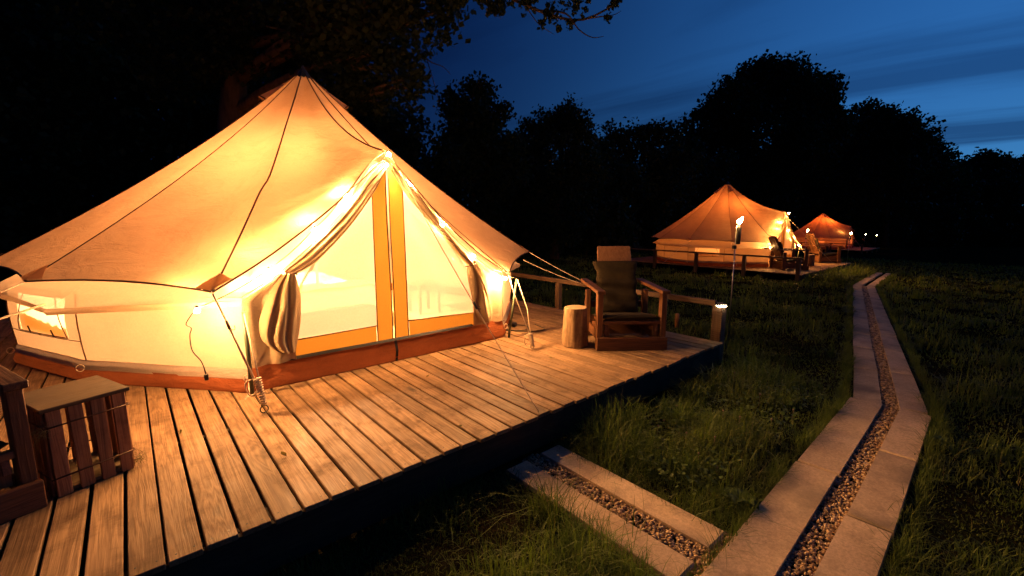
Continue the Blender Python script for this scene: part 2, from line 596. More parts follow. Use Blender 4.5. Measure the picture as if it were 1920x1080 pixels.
# ================================================================ ground
xs = np.unique(np.concatenate([np.linspace(-120, -4, 14), np.linspace(-4, 30, 90), np.linspace(30, 420, 28)]))
ys = np.unique(np.concatenate([np.linspace(-160, -4, 12), np.linspace(-4, 20, 62), np.linspace(20, 420, 26)]))
GX, GY = np.meshgrid(xs, ys, indexing='ij')
GZ = gz(np.minimum(GX, 130)) + .018 * np.sin(GX * 1.9 + GY * .7) * np.sin(GY * 2.3) - .015
V = np.stack([GX, GY, GZ], -1).reshape(-1, 3)
i, j = np.meshgrid(np.arange(len(xs) - 1), np.arange(len(ys) - 1), indexing='ij')
k = (i * len(ys) + j).ravel()
F = np.stack([k, k + len(ys), k + len(ys) + 1, k + 1], -1)
ground = link(bpy.data.objects.new('ground', mesh_np('ground', V, F, M_SOIL, True)))
tag(ground, 'dark meadow ground sloping gently away past the tents', 'ground', kind='structure')

# ================================================================ path
path = link(bpy.data.objects.new('path', None))
tag(path, 'pale concrete slab path with gravel strip down the middle', 'path', kind='structure')


def slab(poly, z, th=.06):
    """a concrete slab from a 4-corner plan; slightly bevelled, corners a little uneven"""
    c = Vector((sum(p[0] for p in poly) / 4, sum(p[1] for p in poly) / 4, 0))
    zc_ = float(gz(c.x)) + z + random.uniform(-.004, .004)
    b = .008
    mb = MB()
    tilt = [random.uniform(-.0025, .0025) for _ in range(4)]
    P0 = []; P1 = []; P2 = []
    for q, tl in zip(poly, tilt):
        dx, dy = q[0] - c.x, q[1] - c.y
        L = math.hypot(dx, dy)
        zz = float(gz(q[0])) + z - zc_ + tl
        P0.append((dx, dy, zz - th)); P1.append((dx, dy, zz - b)); P2.append((dx * (1 - b * 1.4 / L), dy * (1 - b * 1.4 / L), zz))
    Vv = P0 + P1 + P2
    Ff = [(8, 9, 10, 11)]
    for i_ in range(4):
        j_ = (i_ + 1) % 4
        Ff += [(i_, j_, 4 + j_, 4 + i_), (4 + i_, 4 + j_, 8 + j_, 8 + i_)]
    mb.add(Vv, Ff)
    o = mb.build('slab', M_SLAB, path)
    o.location = (c.x, c.y, zc_)
    return o


def strip(pts, offs, lens, z=.035):
    """slabs along a centre line, each side; pts plan points of the centre line"""
    P = [Vector((p[0], p[1])) for p in pts]
    nor = []
    for i_ in range(len(P)):
        ds = []
        if i_ > 0: ds.append((P[i_] - P[i_ - 1]).normalized())
        if i_ < len(P) - 1: ds.append((P[i_ + 1] - P[i_]).normalized())
        t = sum(ds, Vector((0, 0))).normalized()
        sc_ = 1 / max(.5, t.dot(ds[0]))
        nor.append(Vector((-t.y, t.x)) * sc_)
    for (o0, o1), L0 in zip(offs, lens):
        for s_ in range(len(P) - 1):
            a, b = P[s_], P[s_ + 1]
            n = max(1, round((b - a).length / L0))
            cuts = [0] + [(q + random.uniform(-.08, .08)) / n for q in range(1, n)] + [1]
            for q in range(n):
                u0, u1 = cuts[q], cuts[q + 1]
                g = .007 / (b - a).length
                if q > 0: u0 += g
                if q < n - 1: u1 -= g
                pa = a.lerp(b, u0); pb = a.lerp(b, u1)
                na = nor[s_].lerp(nor[s_ + 1], u0); nb = nor[s_].lerp(nor[s_ + 1], u1)
                ja, jb = random.uniform(-.005, .005), random.uniform(-.005, .005)
                slab([pa + na * (o0 + ja), pb + nb * (o0 + jb), pb + nb * (o1 + jb), pa + na * (o1 + ja)], z)


MAIN = [(-.6, .47), (2.0, .565), (5.36, .69), (17.7, 3.33), (24.8, 4.02)]
strip(MAIN[:3], [(.065, .320), (-.285, -.065)], [1.5, 1.05])
strip(MAIN[2:], [(.065, .285), (-.265, -.065)], [1.3, 1.3])
SPUR = [(2.15, 2.26), (2.15, .945)]
strip(SPUR, [(.075, .27), (-.27, -.075)], [1.4, 1.4], .033)


def gravel(lines, half, dens, name):
    Vs = []; Fs = []; nb = 0
    ico = np.array([(0, 0, 1), (.894, 0, .447), (.276, .851, .447), (-.724, .526, .447), (-.724, -.526, .447), (.276, -.851, .447),
                    (.724, .526, -.447), (-.276, .851, -.447), (-.894, 0, -.447), (-.276, -.851, -.447), (.724, -.526, -.447), (0, 0, -1)], float)
    icf = np.array([(0, 1, 2), (0, 2, 3), (0, 3, 4), (0, 4, 5), (0, 5, 1), (1, 6, 2), (2, 7, 3), (3, 8, 4), (4, 9, 5), (5, 10, 1), (6, 7, 2), (7, 8, 3), (8, 9, 4), (9, 10, 5), (10, 6, 1)])
    for a, b in lines:
        a = np.array(a, float); b = np.array(b, float)
        L = np.linalg.norm(b - a); t = (b - a) / L; nn = np.array([-t[1], t[0]])
        n = int(L * dens)
        u = rng.random(n)
        # finer packing near the viewer, coarser far away
        p = a + np.outer(u, b - a) + np.outer(rng.uniform(-half, half, n), nn)
        dist = np.hypot(p[:, 0], p[:, 1])
        s_ = rng.uniform(.006, .0135, n) * np.clip(dist / 6, 1, 2.2)
        keep = rng.random(n) < np.clip(6 / dist, .25, 1)
        p = p[keep]; s_ = s_[keep]; n = len(p)
        jit = 1 + rng.uniform(-.28, .28, (n, 12, 1))
        an = np.stack([rng.uniform(.8, 1.5, n), rng.uniform(.7, 1.1, n), rng.uniform(.5, .85, n)], -1)
        th = rng.uniform(0, 6.28, n); c_, sn = np.cos(th), np.sin(th)
        q = ico[None] * jit * an[:, None, :] * s_[:, None, None]
        x = q[..., 0] * c_[:, None] - q[..., 1] * sn[:, None]
        y = q[..., 0] * sn[:, None] + q[..., 1] * c_[:, None]
        z = q[..., 2] + gz(p[:, 0])[:, None] + rng.uniform(.004, .020, n)[:, None]
        vv = np.stack([x + p[:, 0:1], y + p[:, 1:2], z], -1).reshape(-1, 3)
        ff = (icf[None] + (np.arange(n) * 12)[:, None, None]).reshape(-1, 3) + nb
        Vs.append(vv); Fs.append(ff); nb += len(vv)
    o = link(bpy.data.objects.new(name, mesh_np(name, np.concatenate(Vs), np.concatenate(Fs), M_PEB)))
    return o


gr = gravel([((.8, .52), (2.0, .565)), ((2.0, .565), (5.36, .69)), ((5.36, .69), (17.7, 3.33)), ((2.15, 2.3), (2.15, .93)), ((1.95, .932), (2.45, .955))], .078, 1150, 'gravel')
gr.parent = path
gr['kind'] = 'stuff'

# ================================================================ decks
PITCHB = .1425


def board_mesh(L, wd=.1265, th=.030):
    mb = MB()
    mb.box((0, L / 2, -th / 2), (wd, L, th), bev=.004)
    for y in (.05, L * .5, L - .05):
        for x in (-.035, .035):
            mb.lathe([(.0045, -.001), (.0045, .0008)], 7, (x + random.uniform(-.004, .004), y + random.uniform(-.01, .01), 0), 1)
    return mb.mesh('board', [M_DECK, M_DARKMETAL])


def deck(x0, x1, y0, y1, z, label, cat='deck', legs=True):
    root = thing('wooden_deck', ((x0 + x1) / 2, (y0 + y1) / 2, z), 0, label, cat, 'timber decks under the tents')
    L = y1 - y0
    meshes = [board_mesh(L) for _ in range(4)]
    n = int(round((x1 - x0) / PITCHB))
    for k_ in range(n):
        o = link(bpy.data.objects.new('board', meshes[k_ % 4]))
        o.parent = root
        o.location = (x0 + (k_ + .5) * PITCHB - (x0 + x1) / 2 + random.uniform(-.0035, .0035), -L / 2 + random.uniform(-.012, .012), random.uniform(-.002, .002))
        o.rotation_euler = (0, random.uniform(-.012, .012), random.uniform(-.0006, .0006))
    MB().box((0, -L / 2 + .045, -.16), (x1 - x0 - .03, .04, .255), bev=.004).build('shade_fascia', M_BEAM, root)  # rim board deepened to the ground, hides light stripes under the deck
    MB().box(((x1 - x0) / 2 - .03, 0, -.16), (.035, L - .14, .255), bev=.004).build('shade_fascia', M_BEAM, root)  # deepened the same way, keeps the right side below the deck dark
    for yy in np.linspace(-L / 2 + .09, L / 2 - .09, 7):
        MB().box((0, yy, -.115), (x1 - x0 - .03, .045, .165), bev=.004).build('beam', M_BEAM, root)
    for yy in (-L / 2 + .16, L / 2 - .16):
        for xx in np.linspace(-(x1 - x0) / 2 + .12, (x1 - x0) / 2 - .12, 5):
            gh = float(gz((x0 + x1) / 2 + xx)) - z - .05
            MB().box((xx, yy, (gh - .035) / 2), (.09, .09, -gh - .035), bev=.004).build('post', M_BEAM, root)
    return root


NX0, NX1, NY0, NY1 = -4.57, 5.405, 2.32, 10.2
deck(NX0, NX1, NY0, NY1, .30, 'broad plank deck under the near tent in the foreground')
D2 = (17.45, 23.72, 5.0, 12.6)
deck(*D2, -.10, 'plank deck with railing under the middle tent')
D3 = (51.0, 57.3, 9.9, 17.6)
r3 = MB()
r3.box(((D3[0] + D3[1]) / 2, (D3[2] + D3[3]) / 2, -1.12), (D3[1] - D3[0], D3[3] - D3[2], .06), bev=.005)
for xx in np.linspace(D3[0] + .2, D3[1] - .2, 4):
    for yy in (D3[2] + .2, D3[3] - .2):
        r3.box((xx, yy, -1.40), (.1, .1, .5))
r3 = r3.build('wooden_deck', M_DECK)
tag(r3, 'far plank deck under the most distant tent', 'deck', 'timber decks under the tents')


# ================================================================ bell tents
APEX = Vector((0, 0, 3.51))
T_FLY = Vector((-.01, -2.44, 2.16))
T_IN = Vector((.0, -2.36, 2.09))
ANG = [-30 - 30 * k_ for k_ in range(11)]          # -30 ... -330 (= +30)


def pol(a, r, z):
    return Vector((r * math.sin(R(a)), -r * math.cos(R(a)), z))


def fly_vertex(a):
    if a == -30: return Vector((-1.60, -2.75, .95))
    if a == -330: return Vector((1.47, -2.60, .83))
    if a == -60: return Vector((-2.70, -1.55, 1.005))
    z = {-60: 1.04, -90: 1.04, -300: .98}.get(a, 1.02)
    return pol(a, 3.17, z)


def seam_pt(Vt, t, sag):
    p = APEX.lerp(Vt, t)
    p.z -= sag * 4 * t * (1 - t) * (1.15 - .3 * t)
    return p


def wrinkle(p, amp=1.0):
    q = Vector((p.x * 1.3, p.y * 1.3, p.z * 3.0))
    return amp * (.010 * mnoise.noise(q * 1.2) + .005 * mnoise.noise(q * 3.1 + Vector((7, 3, 1))))


def cone_panel(mb, Va, Vb, hem, saga, sagb, nt=26, nu=12, t0=.02, belly=.05, folds=None, shrink=0.0):
    """panel between two seams, from the apex to a hem curve hem(u)"""
    P = []
    for i_ in range(nt + 1):
        t = t0 + (1 - t0) * i_ / nt
        row = []
        A = seam_pt(Va, t, saga); B = seam_pt(Vb, t, sagb)
        H0 = hem(0); H1 = hem(1)
        for j_ in range(nu + 1):
            u = j_ / nu
            p = A.lerp(B, u)
            chord = Va.lerp(Vb, u)
            p = p + (hem(u) - chord) * t * t
            c = Vector((p.x, p.y, 0))
            c = c.normalized() if c.length > 1e-6 else Vector((0, -1, 0))
            dep = -belly * math.sin(math.pi * u) * math.sin(math.pi * min(1, t)) * 1.0
            edge = math.sin(math.pi * u) ** .5 if 0 < u < 1 else 0
            dep += wrinkle(p) * edge * min(1, t * 2)
            if folds: dep += folds(p, u, t) * edge
            p = p + c * dep
            p.z += dep * .6 - shrink
            row.append(p)
        P.append(row)
    mb.grid(P)
    return P


def chord_hem(Va, Vb, lift=.035, inw=.05):
    def h(u):
        p = Va.lerp(Vb, u)
        s_ = 4 * u * (1 - u)
        c = Vector((p.x, p.y, 0)).normalized()
        return p + Vector((0, 0, lift * s_)) - c * inw * s_
    return h


def build_tent():
    root = thing('bell_tent', (0, 0, 0), 0, 'x', 'tent', 'glowing bell tents in a row')
    # ---------------- fly sheet
    fly = MB()
    seams = []
    for a, b in zip(ANG[:-1], ANG[1:]):
        Va, Vb = fly_vertex(a), fly_vertex(b)
        cone_panel(fly, Va, Vb, chord_hem(Va, Vb), .15, .15)
    L0, R0 = fly_vertex(-30), fly_vertex(-330)
    hemL_pts = [L0, Vector((-1.19, -2.66, 1.185)), Vector((-.74, -2.58, 1.50)), Vector((-.46, -2.53, 1.73)), Vector((-.20, -2.48, 2.02)), T_FLY]
    hemR_pts = [T_FLY, Vector((.28, -2.50, 1.82)), Vector((.66, -2.53, 1.42)), Vector((1.10, -2.57, 1.06)), R0]
    hl = polyline(hemL_pts, 24); hr = polyline(hemR_pts, 24)

    def pick(line):
        def h(u):
            x = u * (len(line) - 1); k_ = min(int(x), len(line) - 2)
            return line[k_].lerp(line[k_ + 1], x - k_)
        return h

    def front_folds(p, u, t):
        q = p - T_FLY
        ang = math.atan2(q.z, math.hypot(q.x, q.y) + .01)
        dd = q.length
        return .022 * math.sin(ang * 46 + 2.5 * mnoise.noise(p * 1.3)) * min(1, dd * .8) * max(0, 1 - dd / 4.2) * (.6 + .5 * mnoise.noise(p * 2.1))
    cone_panel(fly, L0, T_FLY, pick(hl), .15, .24, 40, 34, folds=front_folds, belly=.07)
    cone_panel(fly, T_FLY, R0, pick(hr), .24, .15, 30, 22, folds=front_folds, belly=.03)
    fo = fly.build('fly_sheet', M_FLY, root, True)
    # seams and hem piping
    sm = MB()
    for a in ANG:
        pts = []
        Va = fly_vertex(a)
        for i_ in range(41):
            t = .02 + .98 * i_ / 40
            p = seam_pt(Va, t, .15)
            if a == -30:
                k_ = math.exp(-((t - .60) / .025) ** 2)
                p = p + Vector((.028, .0, 0)) * (1 / (1 + math.exp((t - .60) * 90))) * min(1, max(0, (t - .3) * 4))
            c = Vector((p.x, p.y, .8)).normalized()
            pts.append(p + c * .006)
        sm.tube(pts, .0085 if a in (-30, -330) else .005, 5)
    sm.tube([seam_pt(T_FLY, .02 + .98 * i_ / 30, .24) + Vector((0, 0, .008)) for i_ in range(31)], .009, 5)
    sm.build('seam', M_PIPE, fo, True)
    hm = MB()
    for a, b in zip(ANG[:-1], ANG[1:]):
        h = chord_hem(fly_vertex(a), fly_vertex(b))
        hm.tube([h(u / 10) for u in range(11)], .008, 5)
    hm.tube(hl, .008, 5); hm.tube(hr, .007, 5)
    hm.build('hem', M_PIPE, fo, True)
    # reinforcing corner patches
    for a in (-30, -60, -90, -300):
        Va = fly_vertex(a)
        c = Vector((Va.x, Va.y, 0)).normalized() * .012 + Vector((0, 0, .012))
        s1 = seam_pt(Va, .945, .15)
        nb_ = ANG.index(a)
        sides = []
        for k_ in (nb_ - 1, nb_ + 1):
            if 0 <= k_ < len(ANG):
                sides.append(chord_hem(Va, fly_vertex(ANG[k_]))(.09))
        if a == -30: sides.append(hl[2])
        mb = MB()
        for s2 in sides:
            mid = (s1 + s2) / 2
            mb.add([Va + c, s1 + c, mid + c * 1.2, s2 + c], [(0, 1, 2, 3)])
        mb.build('corner_patch', M_PATCH, fo)
    # vent hoods near the peak
    for a in (-97, -187, -284):
        mb = MB()
        P = []
        for i_ in range(9):
            u = i_ / 8 - .5
            row = []
            for j_ in range(7):
                t = .06 + .10 * j_ / 6
                aa = a + u * 26 * (1.5 - .5 * j_ / 6)
                base_r = 3.1 * t
                p = pol(aa, base_r, 0)
                p.z = seam_pt(pol(a, 3.17, 1.02), t, .15).z
                lift = (j_ / 6) ** 1.2 * max(0, 1 - (2 * u) ** 2) ** .6 * .075
                n = pol(a, .72, .70).normalized()
                row.append(p + n * (lift + .015))
            P.append(row)
        mb.grid(P)
        vo_ = mb.build('vent_hood', M_FLY, root, True)
        hp = MB(); hp.tube([row[-1] for row in P], .009, 5); hp.build('hood_edge', M_PIPE, vo_, True)
    cp = MB(); cp.lathe([(.115, -.13), (.10, -.10), (.055, -.03), (.02, .015), (.012, .05)], 14, APEX)
    cp.build('peak_cap', M_DARKMETAL, root, True)

    # ---------------- inner roof
    wallv = {-30: Vector((-1.36, -2.43, 0)), -60: Vector((-2.45, -1.16, 0)), -90: pol(-91, 3.03, 0), -330: Vector((1.47, -2.45, 0)), -300: pol(-300, 2.86, 0)}

    def wv(a, z, k_=1.0):
        p = wallv.get(a, pol(a, 2.88, 0))
        return Vector((p.x * k_, p.y * k_, z))

    def eave(a):
        if a in (-30, -330):
            p = wv(a, .845); return p
        if a == -60: return Vector((-2.62, -1.48, .80))
        p = wv(a, .84, 1.055); return p
    rf = MB()
    for a, b in zip(ANG[:-1], ANG[1:]):
        Va, Vb = eave(a), eave(b)
        cone_panel(rf, Va, Vb, chord_hem(Va, Vb, .0, .03), .24, .24, 14, 6, shrink=.05)
    eL, eR = eave(-30), eave(-330)
    hiL = polyline([eL, Vector((-1.11, -2.43, .99)), Vector((-.83, -2.42, 1.21)), Vector((-.47, -2.40, 1.55)), Vector((-.19, -2.38, 1.90)), T_IN], 20)
    hiR = polyline([T_IN, Vector((.30, -2.40, 1.77)), Vector((.65, -2.42, 1.36)), Vector((1.10, -2.43, .98)), eR], 20)
    cone_panel(rf, eL, T_IN, pick(hiL), .24, .32, 16, 12, shrink=.03)
    cone_panel(rf, T_IN, eR, pick(hiR), .32, .24, 16, 12, shrink=.03)
    ro = rf.build('inner_roof', M_ROOF, root, True)
    hp = MB(); hp.tube([p + Vector((0, -.006, 0)) for p in hiL], .006, 5); hp.tube([p + Vector((0, -.006, 0)) for p in hiR], .006, 5)
    hp.build('roof_edge', M_FLAP, ro, True)
    # valance hanging from the eave
    va_ = MB()
    for a, b in zip(ANG[:-1], ANG[1:]):
        Va, Vb = eave(a), eave(b)
        h = chord_hem(Va, Vb, 0, .03)
        P = [[], [], []]
        for j_ in range(13):
            p = h(j_ / 12)
            c = Vector((p.x, p.y, 0)).normalized()
            wv_ = .006 * math.sin(j_ * 2.1 + a)
            P[0].append(p + c * .004 + Vector((0, 0, -.040)))
            P[1].append(p + c * (.010 + wv_) + Vector((0, 0, -.065)))
            P[2].append(p + c * (-.004 + wv_) + Vector((0, 0, -.095)))
        va_.grid(P)
    va_.build('eave_flap', M_EAVE, root, True)

    # ---------------- walls
    ZB, ZT = .20, .83
    for a, b in zip(ANG[:-1], ANG[1:]):
        A, B = wv(a, 0), wv(b, 0)

        def wp(u, z):
            s_ = (z - ZB) / (ZT - ZB)
            p = A.lerp(B, u)
            c = Vector((p.x, p.y, 0)).normalized()
            bul = .035 * math.sin(math.pi * s_) * math.sin(math.pi * u) ** .5 if 0 < u < 1 else .0
            p = p + c * (bul + .018 * math.sin(math.pi * s_))
            p = p + c * wrinkle(p + Vector((0, 0, z))) * 1.0
            return Vector((p.x, p.y, z))
        if a == -60:
            # wall with a window opening
            w0, w1, z0, z1 = .13, .80, .40, .77
            us = [0, .04, .08, w0, .26, .42, .52, .61, .70, w1, .87, .94, 1]
            zs = [ZB, .27, .34, z0, .49, .57, .66, z1, ZT]
            mb = MB()
            for i_ in range(len(zs) - 1):
                for j_ in range(len(us) - 1):
                    if zs[i_] >= z0 - 1e-6 and zs[i_ + 1] <= z1 + 1e-6 and us[j_] >= w0 - 1e-6 and us[j_ + 1] <= w1 + 1e-6:
                        continue
                    mb.add([wp(us[j_], zs[i_]), wp(us[j_ + 1], zs[i_]), wp(us[j_ + 1], zs[i_ + 1]), wp(us[j_], zs[i_ + 1])], [(0, 1, 2, 3)])
            wo = mb.build('wall_panel', M_WALL, root, True)
            mb = MB()
            mb.grid([[wp(w0 + (w1 - w0) * j_ / 8, z0 + (z1 - z0) * i_ / 5) * .998 for j_ in range(9)] for i_ in range(6)])
            win = mb.build('window', M_WIN, root, True)
            fr = MB()
            outl = [wp(w0 + (w1 - w0) * j_ / 8, z0) for j_ in range(9)] + [wp(w1 - (w1 - w0) * .04 * q, z0 + (z1 - z0) * q / 4) for q in range(1, 5)] + \
                   [wp(w1 - (w1 - w0) * (.16 + .68 * j_ / 6), z1) for j_ in range(7)] + [wp(w0 + (w1 - w0) * .04 * (4 - q), z1 - (z1 - z0) * q / 4) for q in range(1, 5)]
            fr.tube([p * 1.004 for p in outl], .0045, 5)
            fr.tube([wp(q / 12, .385) * 1.003 for q in range(13)], .004, 5)
            fr.build('window_frame', M_PIPE, win, True)
            cu = MB()
            P = []
            for i_ in range(7):
                row = []
                for j_ in range(25):
                    u = w0 + .01 + (w1 - w0 - .02) * j_ / 24
                    top = .50 + .11 * j_ / 24 + .012 * math.sin(j_ * 1.9)
                    z = .41 + (top - .41) * i_ / 6
                    row.append(wp(u, z) * (.985 + .006 * math.sin(j_ * 1.7)))
                P.append(row)
            cu.grid(P)
            cu.build('curtain', M_PIPE if False else M_TRIM, win, True)
            sf = MB()
            for u in (.30, .62):
                sf.tube([wp(u, .39) * 1.004, wp(u, .46) * 1.006], .006, 4)
            sf.build('toggle', M_BLACK, win, True)
        else:
            mb = MB()
            mb.grid([[wp(j_ / 10, ZB + (ZT - ZB) * i_ / 8) for j_ in range(11)] for i_ in range(9)])
            mb.build('wall_panel', M_WALL, root, True)
        # corner seam
        mb = MB()
        mb.tube([wp(1, ZB + (ZT - ZB) * q / 8) * 1.002 for q in range(9)], .006, 5)
        mb.build('wall_seam', M_PIPE, root, True)
    # ---------------- groundsheet tub all the way round
    tub = MB(); band = MB()
    ring = [wv(a, 0) for a in ANG]
    loop = ring + [ring[0]]
    P = [[] for _ in range(5)]; Q = [[] for _ in range(3)]
    for k_ in range(len(loop) - 1):
        A, B = loop[k_], loop[k_ + 1]
        front = k_ == len(ring) - 1
        for j_ in range(13 if k_ == len(loop) - 2 else 12):
            p = A.lerp(B, j_ / 12)
            c = Vector((0, -1, 0)) if front else Vector((p.x, p.y, 0)).normalized()
            w_ = .012 * mnoise.noise(p * 2.4) + .006 * mnoise.noise(p * 7)
            ht = .235 if front else .165
            for i_, (o_, z) in enumerate(((.034, -.001), (.048 + w_, .05), (.030 + w_ * 1.6, .10), (.022 + w_, ht * .85), (.006, ht))):
                P[i_].append(p + c * o_ + Vector((0, 0, z)))
            for i_, (o_, z) in enumerate(((.028, ht - (.012 if front else .045)), (.014, ht + .005), (.004, ht + (.014 if front else .040)))):
                Q[i_].append(p + c * (o_ + w_) + Vector((0, 0, z)))
    tub.grid(P)
    tub.build('groundsheet', M_PVC, root, True)
    nf = 10 * 12
    band.grid([q[:nf + 1] for q in Q])
    band.build('groundsheet_band', M_PVCB, root, True)
    bf = MB(); bf.grid([[p + Vector((0, -.012, 0)) for p in q[nf + 2:nf + 12]] for q in Q]); bf.build('door_sill', M_BLACK, root, True)
    mb = MB(); mb.grid([[Vector((-.012, -2.478, .0)), Vector((.018, -2.478, .0))], [Vector((-.012, -2.497, .12)), Vector((.018, -2.497, .12))], [Vector((-.015, -2.47, .235)), Vector((.015, -2.47, .235))]])
    mb.build('sill_seam', M_BLACK, root)
    # tent floor
    mb = MB(); mb.add([p * 1.011 + Vector((0, 0, .010)) for p in ring], [tuple(range(len(ring)))])
    mb.build('tent_floor', M_RUG, root)
    # rings at the wall corners
    for a, tw in ((-30, .3), (-60, .0), (-90, .2), (-330, -.2)):
        p = wv(a, .155, 1.018)
        mb = MB()
        mb.tube([p + Vector((.028 * math.cos(th), -.012, .032 * math.sin(th) - .01)) for th in np.linspace(.4, 6.6, 16)], .0045, 5)
        mb.build('peg_loop', M_ROPE, root, True)

    # ---------------- door front, in one plane
    YD = -2.43
    def q3(x, z, dy=0): return Vector((x, YD + dy, z))
    inner_hem_L = lambda z: np.interp(z, [.81, .99, 1.21, 1.55, 1.90, 2.07], [-1.36, -1.11, -.83, -.47, -.19, -.005])
    inner_hem_R = lambda z: np.interp(z, [.79, .98, 1.36, 1.77, 2.07], [1.47, 1.10, .65, .30, .005])
    zs = np.linspace(.205, 2.06, 30)
    for sgn, hemf in ((-1, inner_hem_L), (1, inner_hem_R)):
        # netting
        P = []
        for z in zs:
            xo = float(hemf(max(z, .82))); xi = sgn * .02
            lim = sgn * 1.08
            xo = max(xo, lim) if sgn < 0 else min(xo, lim)
            if abs(xo) < .02: xo = sgn * .021
            P.append([q3(xi + (xo - xi) * j_ / 10, z, .010 + .012 * math.sin(j_ * .9 + z * 2) * math.sin(math.pi * j_ / 10)) for j_ in range(11)])
        mb = MB(); mb.grid(P)
        net = mb.build('door_net', M_NET, root, True)
        # upright band beside the zip
        P = []
        for z in zs:
            xo = float(hemf(max(z, .82)))
            wd_ = min(.165 + .012 * (2.0 - z) / 2, abs(xo))
            P.append([q3(sgn * .012, z, 0), q3(sgn * (wd_ * .5), z, -.004), q3(sgn * wd_, z, 0)])
        mb = MB(); mb.grid(P); bd_ = mb.build('door_band', M_TRIM, net, True)
        mb = MB(); mb.tube([P[i_][2] + Vector((0, -.006, 0)) for i_ in range(len(P) - 3)], .006, 5)
        # bottom band
        mb.tube([q3(sgn * .18, .405, -.006), q3(sgn * 1.04, .405 - (.03 if sgn > 0 else .01), -.006)], .006, 5)
        mb.build('band_edge', M_PIPE, net, True)
        mb = MB(); mb.grid([[q3(sgn * .188, .205, -.003), q3(sgn * .6, .205, -.008), q3(sgn * 1.16, .205, -.003)], [q3(sgn * .186, .405, -.003), q3(sgn * .6, .400, -.006), q3(sgn * 1.10, .405 - (.03 if sgn > 0 else .01), -.003)]])
        mb.build('bottom_band', M_TRIM, net, True)
        mb = MB(); mb.tube([q3(sgn * .016 + .006 * math.sin(z * 3), z, -.010) for z in zs[:-1]], .0065, 5)
        mb.build('zip', M_PIPE, net, True)
        # front wall beside the door
        cx_ = -1.36 if sgn < 0 else 1.47
        P = []
        for z in np.linspace(.22, 1.02, 12):
            xo = cx_ if z < .80 else float(hemf(z))
            xi = sgn * (.98 if sgn < 0 else 1.02)
            if abs(xo) < abs(xi): xo = xi * 1.01
            P.append([q3(xo + (xi - xo) * j_ / 10, z, -.040 - .028 * math.sin(j_ * 1.15 + z * 1.2) * math.sin(math.pi * j_ / 10)) for j_ in range(11)])
        mb = MB(); mb.grid(P); mb.build('front_wall', M_FLAP, root, True)
        # tied-back door flap: gathered roll above the tie, loose skirt below
        if sgn < 0:
            sec = [((-.015, 2.05), (-.03, 1.98)), ((-.19, 1.90), (-.20, 1.70)), ((-.47, 1.54), (-.46, 1.38)), ((-.83, 1.20), (-.74, 1.11)), ((-1.02, 1.06), (-.92, 1.01)),
                   ((-1.035, 1.02), (-.93, .985)), ((-1.13, .90), (-.905, .86)), ((-1.21, .74), (-.905, .72)), ((-1.26, .58), (-.92, .56)), ((-1.24, .44), (-.95, .42)), ((-1.14, .33), (-.98, .30))]
        else:
            sec = [((.015, 2.05), (.03, 1.98)), ((.30, 1.77), (.20, 1.73)), ((.64, 1.36), (.50, 1.42)), ((.90, 1.10), (.80, 1.10)), ((1.01, .99), (.93, .96)),
                   ((1.02, .96), (.94, .94)), ((1.13, .82), (.95, .80)), ((1.22, .64), (.98, .66)), ((1.28, .48), (1.02, .50)), ((1.30, .34), (1.06, .36)), ((1.26, .25), (1.12, .25))]
        n_s = 44; m_s = 30
        lo = polyline([Vector((s_[0][0], 0, s_[0][1])) for s_ in sec], n_s)
        li = polyline([Vector((s_[1][0], 0, s_[1][1])) for s_ in sec], n_s)
        P = []
        for i_ in range(n_s + 1):
            t = i_ / n_s
            row = []
            wdt = (lo[i_] - li[i_]).length
            for j_ in range(m_s + 1):
                u = j_ / m_s
                p = lo[i_].lerp(li[i_], u)
                amp = min(.05, wdt * .30)
                dy = -.035 - amp * (.5 + .5 * math.sin(u * 17 + 2.2 * mnoise.noise(Vector((u * 2, t * 3, sgn))) * 2)) * math.sin(math.pi * u) ** .4 - .05 * math.sin(math.pi * u)
                row.append(Vector((p.x, YD + dy, p.z)))
            P.append(row)
        mb = MB(); mb.grid(P)
        fl = mb.build('door_flap', M_FLAP, root, True)
        tie = MB()
        tp = (-.98, 1.02) if sgn < 0 else (.98, .965)
        tie.tube([Vector((tp[0] - sgn * .06, YD - .03, tp[1] - .02)), Vector((tp[0] - sgn * .03, YD - .12, tp[1])), Vector((tp[0] + sgn * .03, YD - .12, tp[1] + .01)), Vector((tp[0] + sgn * .08, YD - .03, tp[1] + .03))], .007, 5)
        tie.build('flap_tie', M_PIPE, fl, True)
    # ---------------- poles
    mb = MB(); mb.tube([(0, 0, .01), (0, 0, 3.45)], .02, 10); mb.build('centre_pole', M_STEEL, root, True)
    mb = MB(); mb.tube(polyline([(-1.40, -2.33, .02), (-.5, -2.33, 1.45), (0, -2.33, 2.06), (.5, -2.33, 1.52), (1.48, -2.33, .02)], 30), .0125, 8)
    mb.build('door_frame_pole', M_STEEL, root, True)
    mb = MB(); mb.tube([(-1.37, -2.56, .01), (-1.38, -2.57, .74)], .017, 8); mb.build('corner_pole', M_GREENPOLE, root, True)
    mb = MB(); mb.tube([(1.50, -2.56, .01), (1.60, -2.60, .76)], .015, 8); mb.build('corner_pole', M_GREENPOLE, root, True)

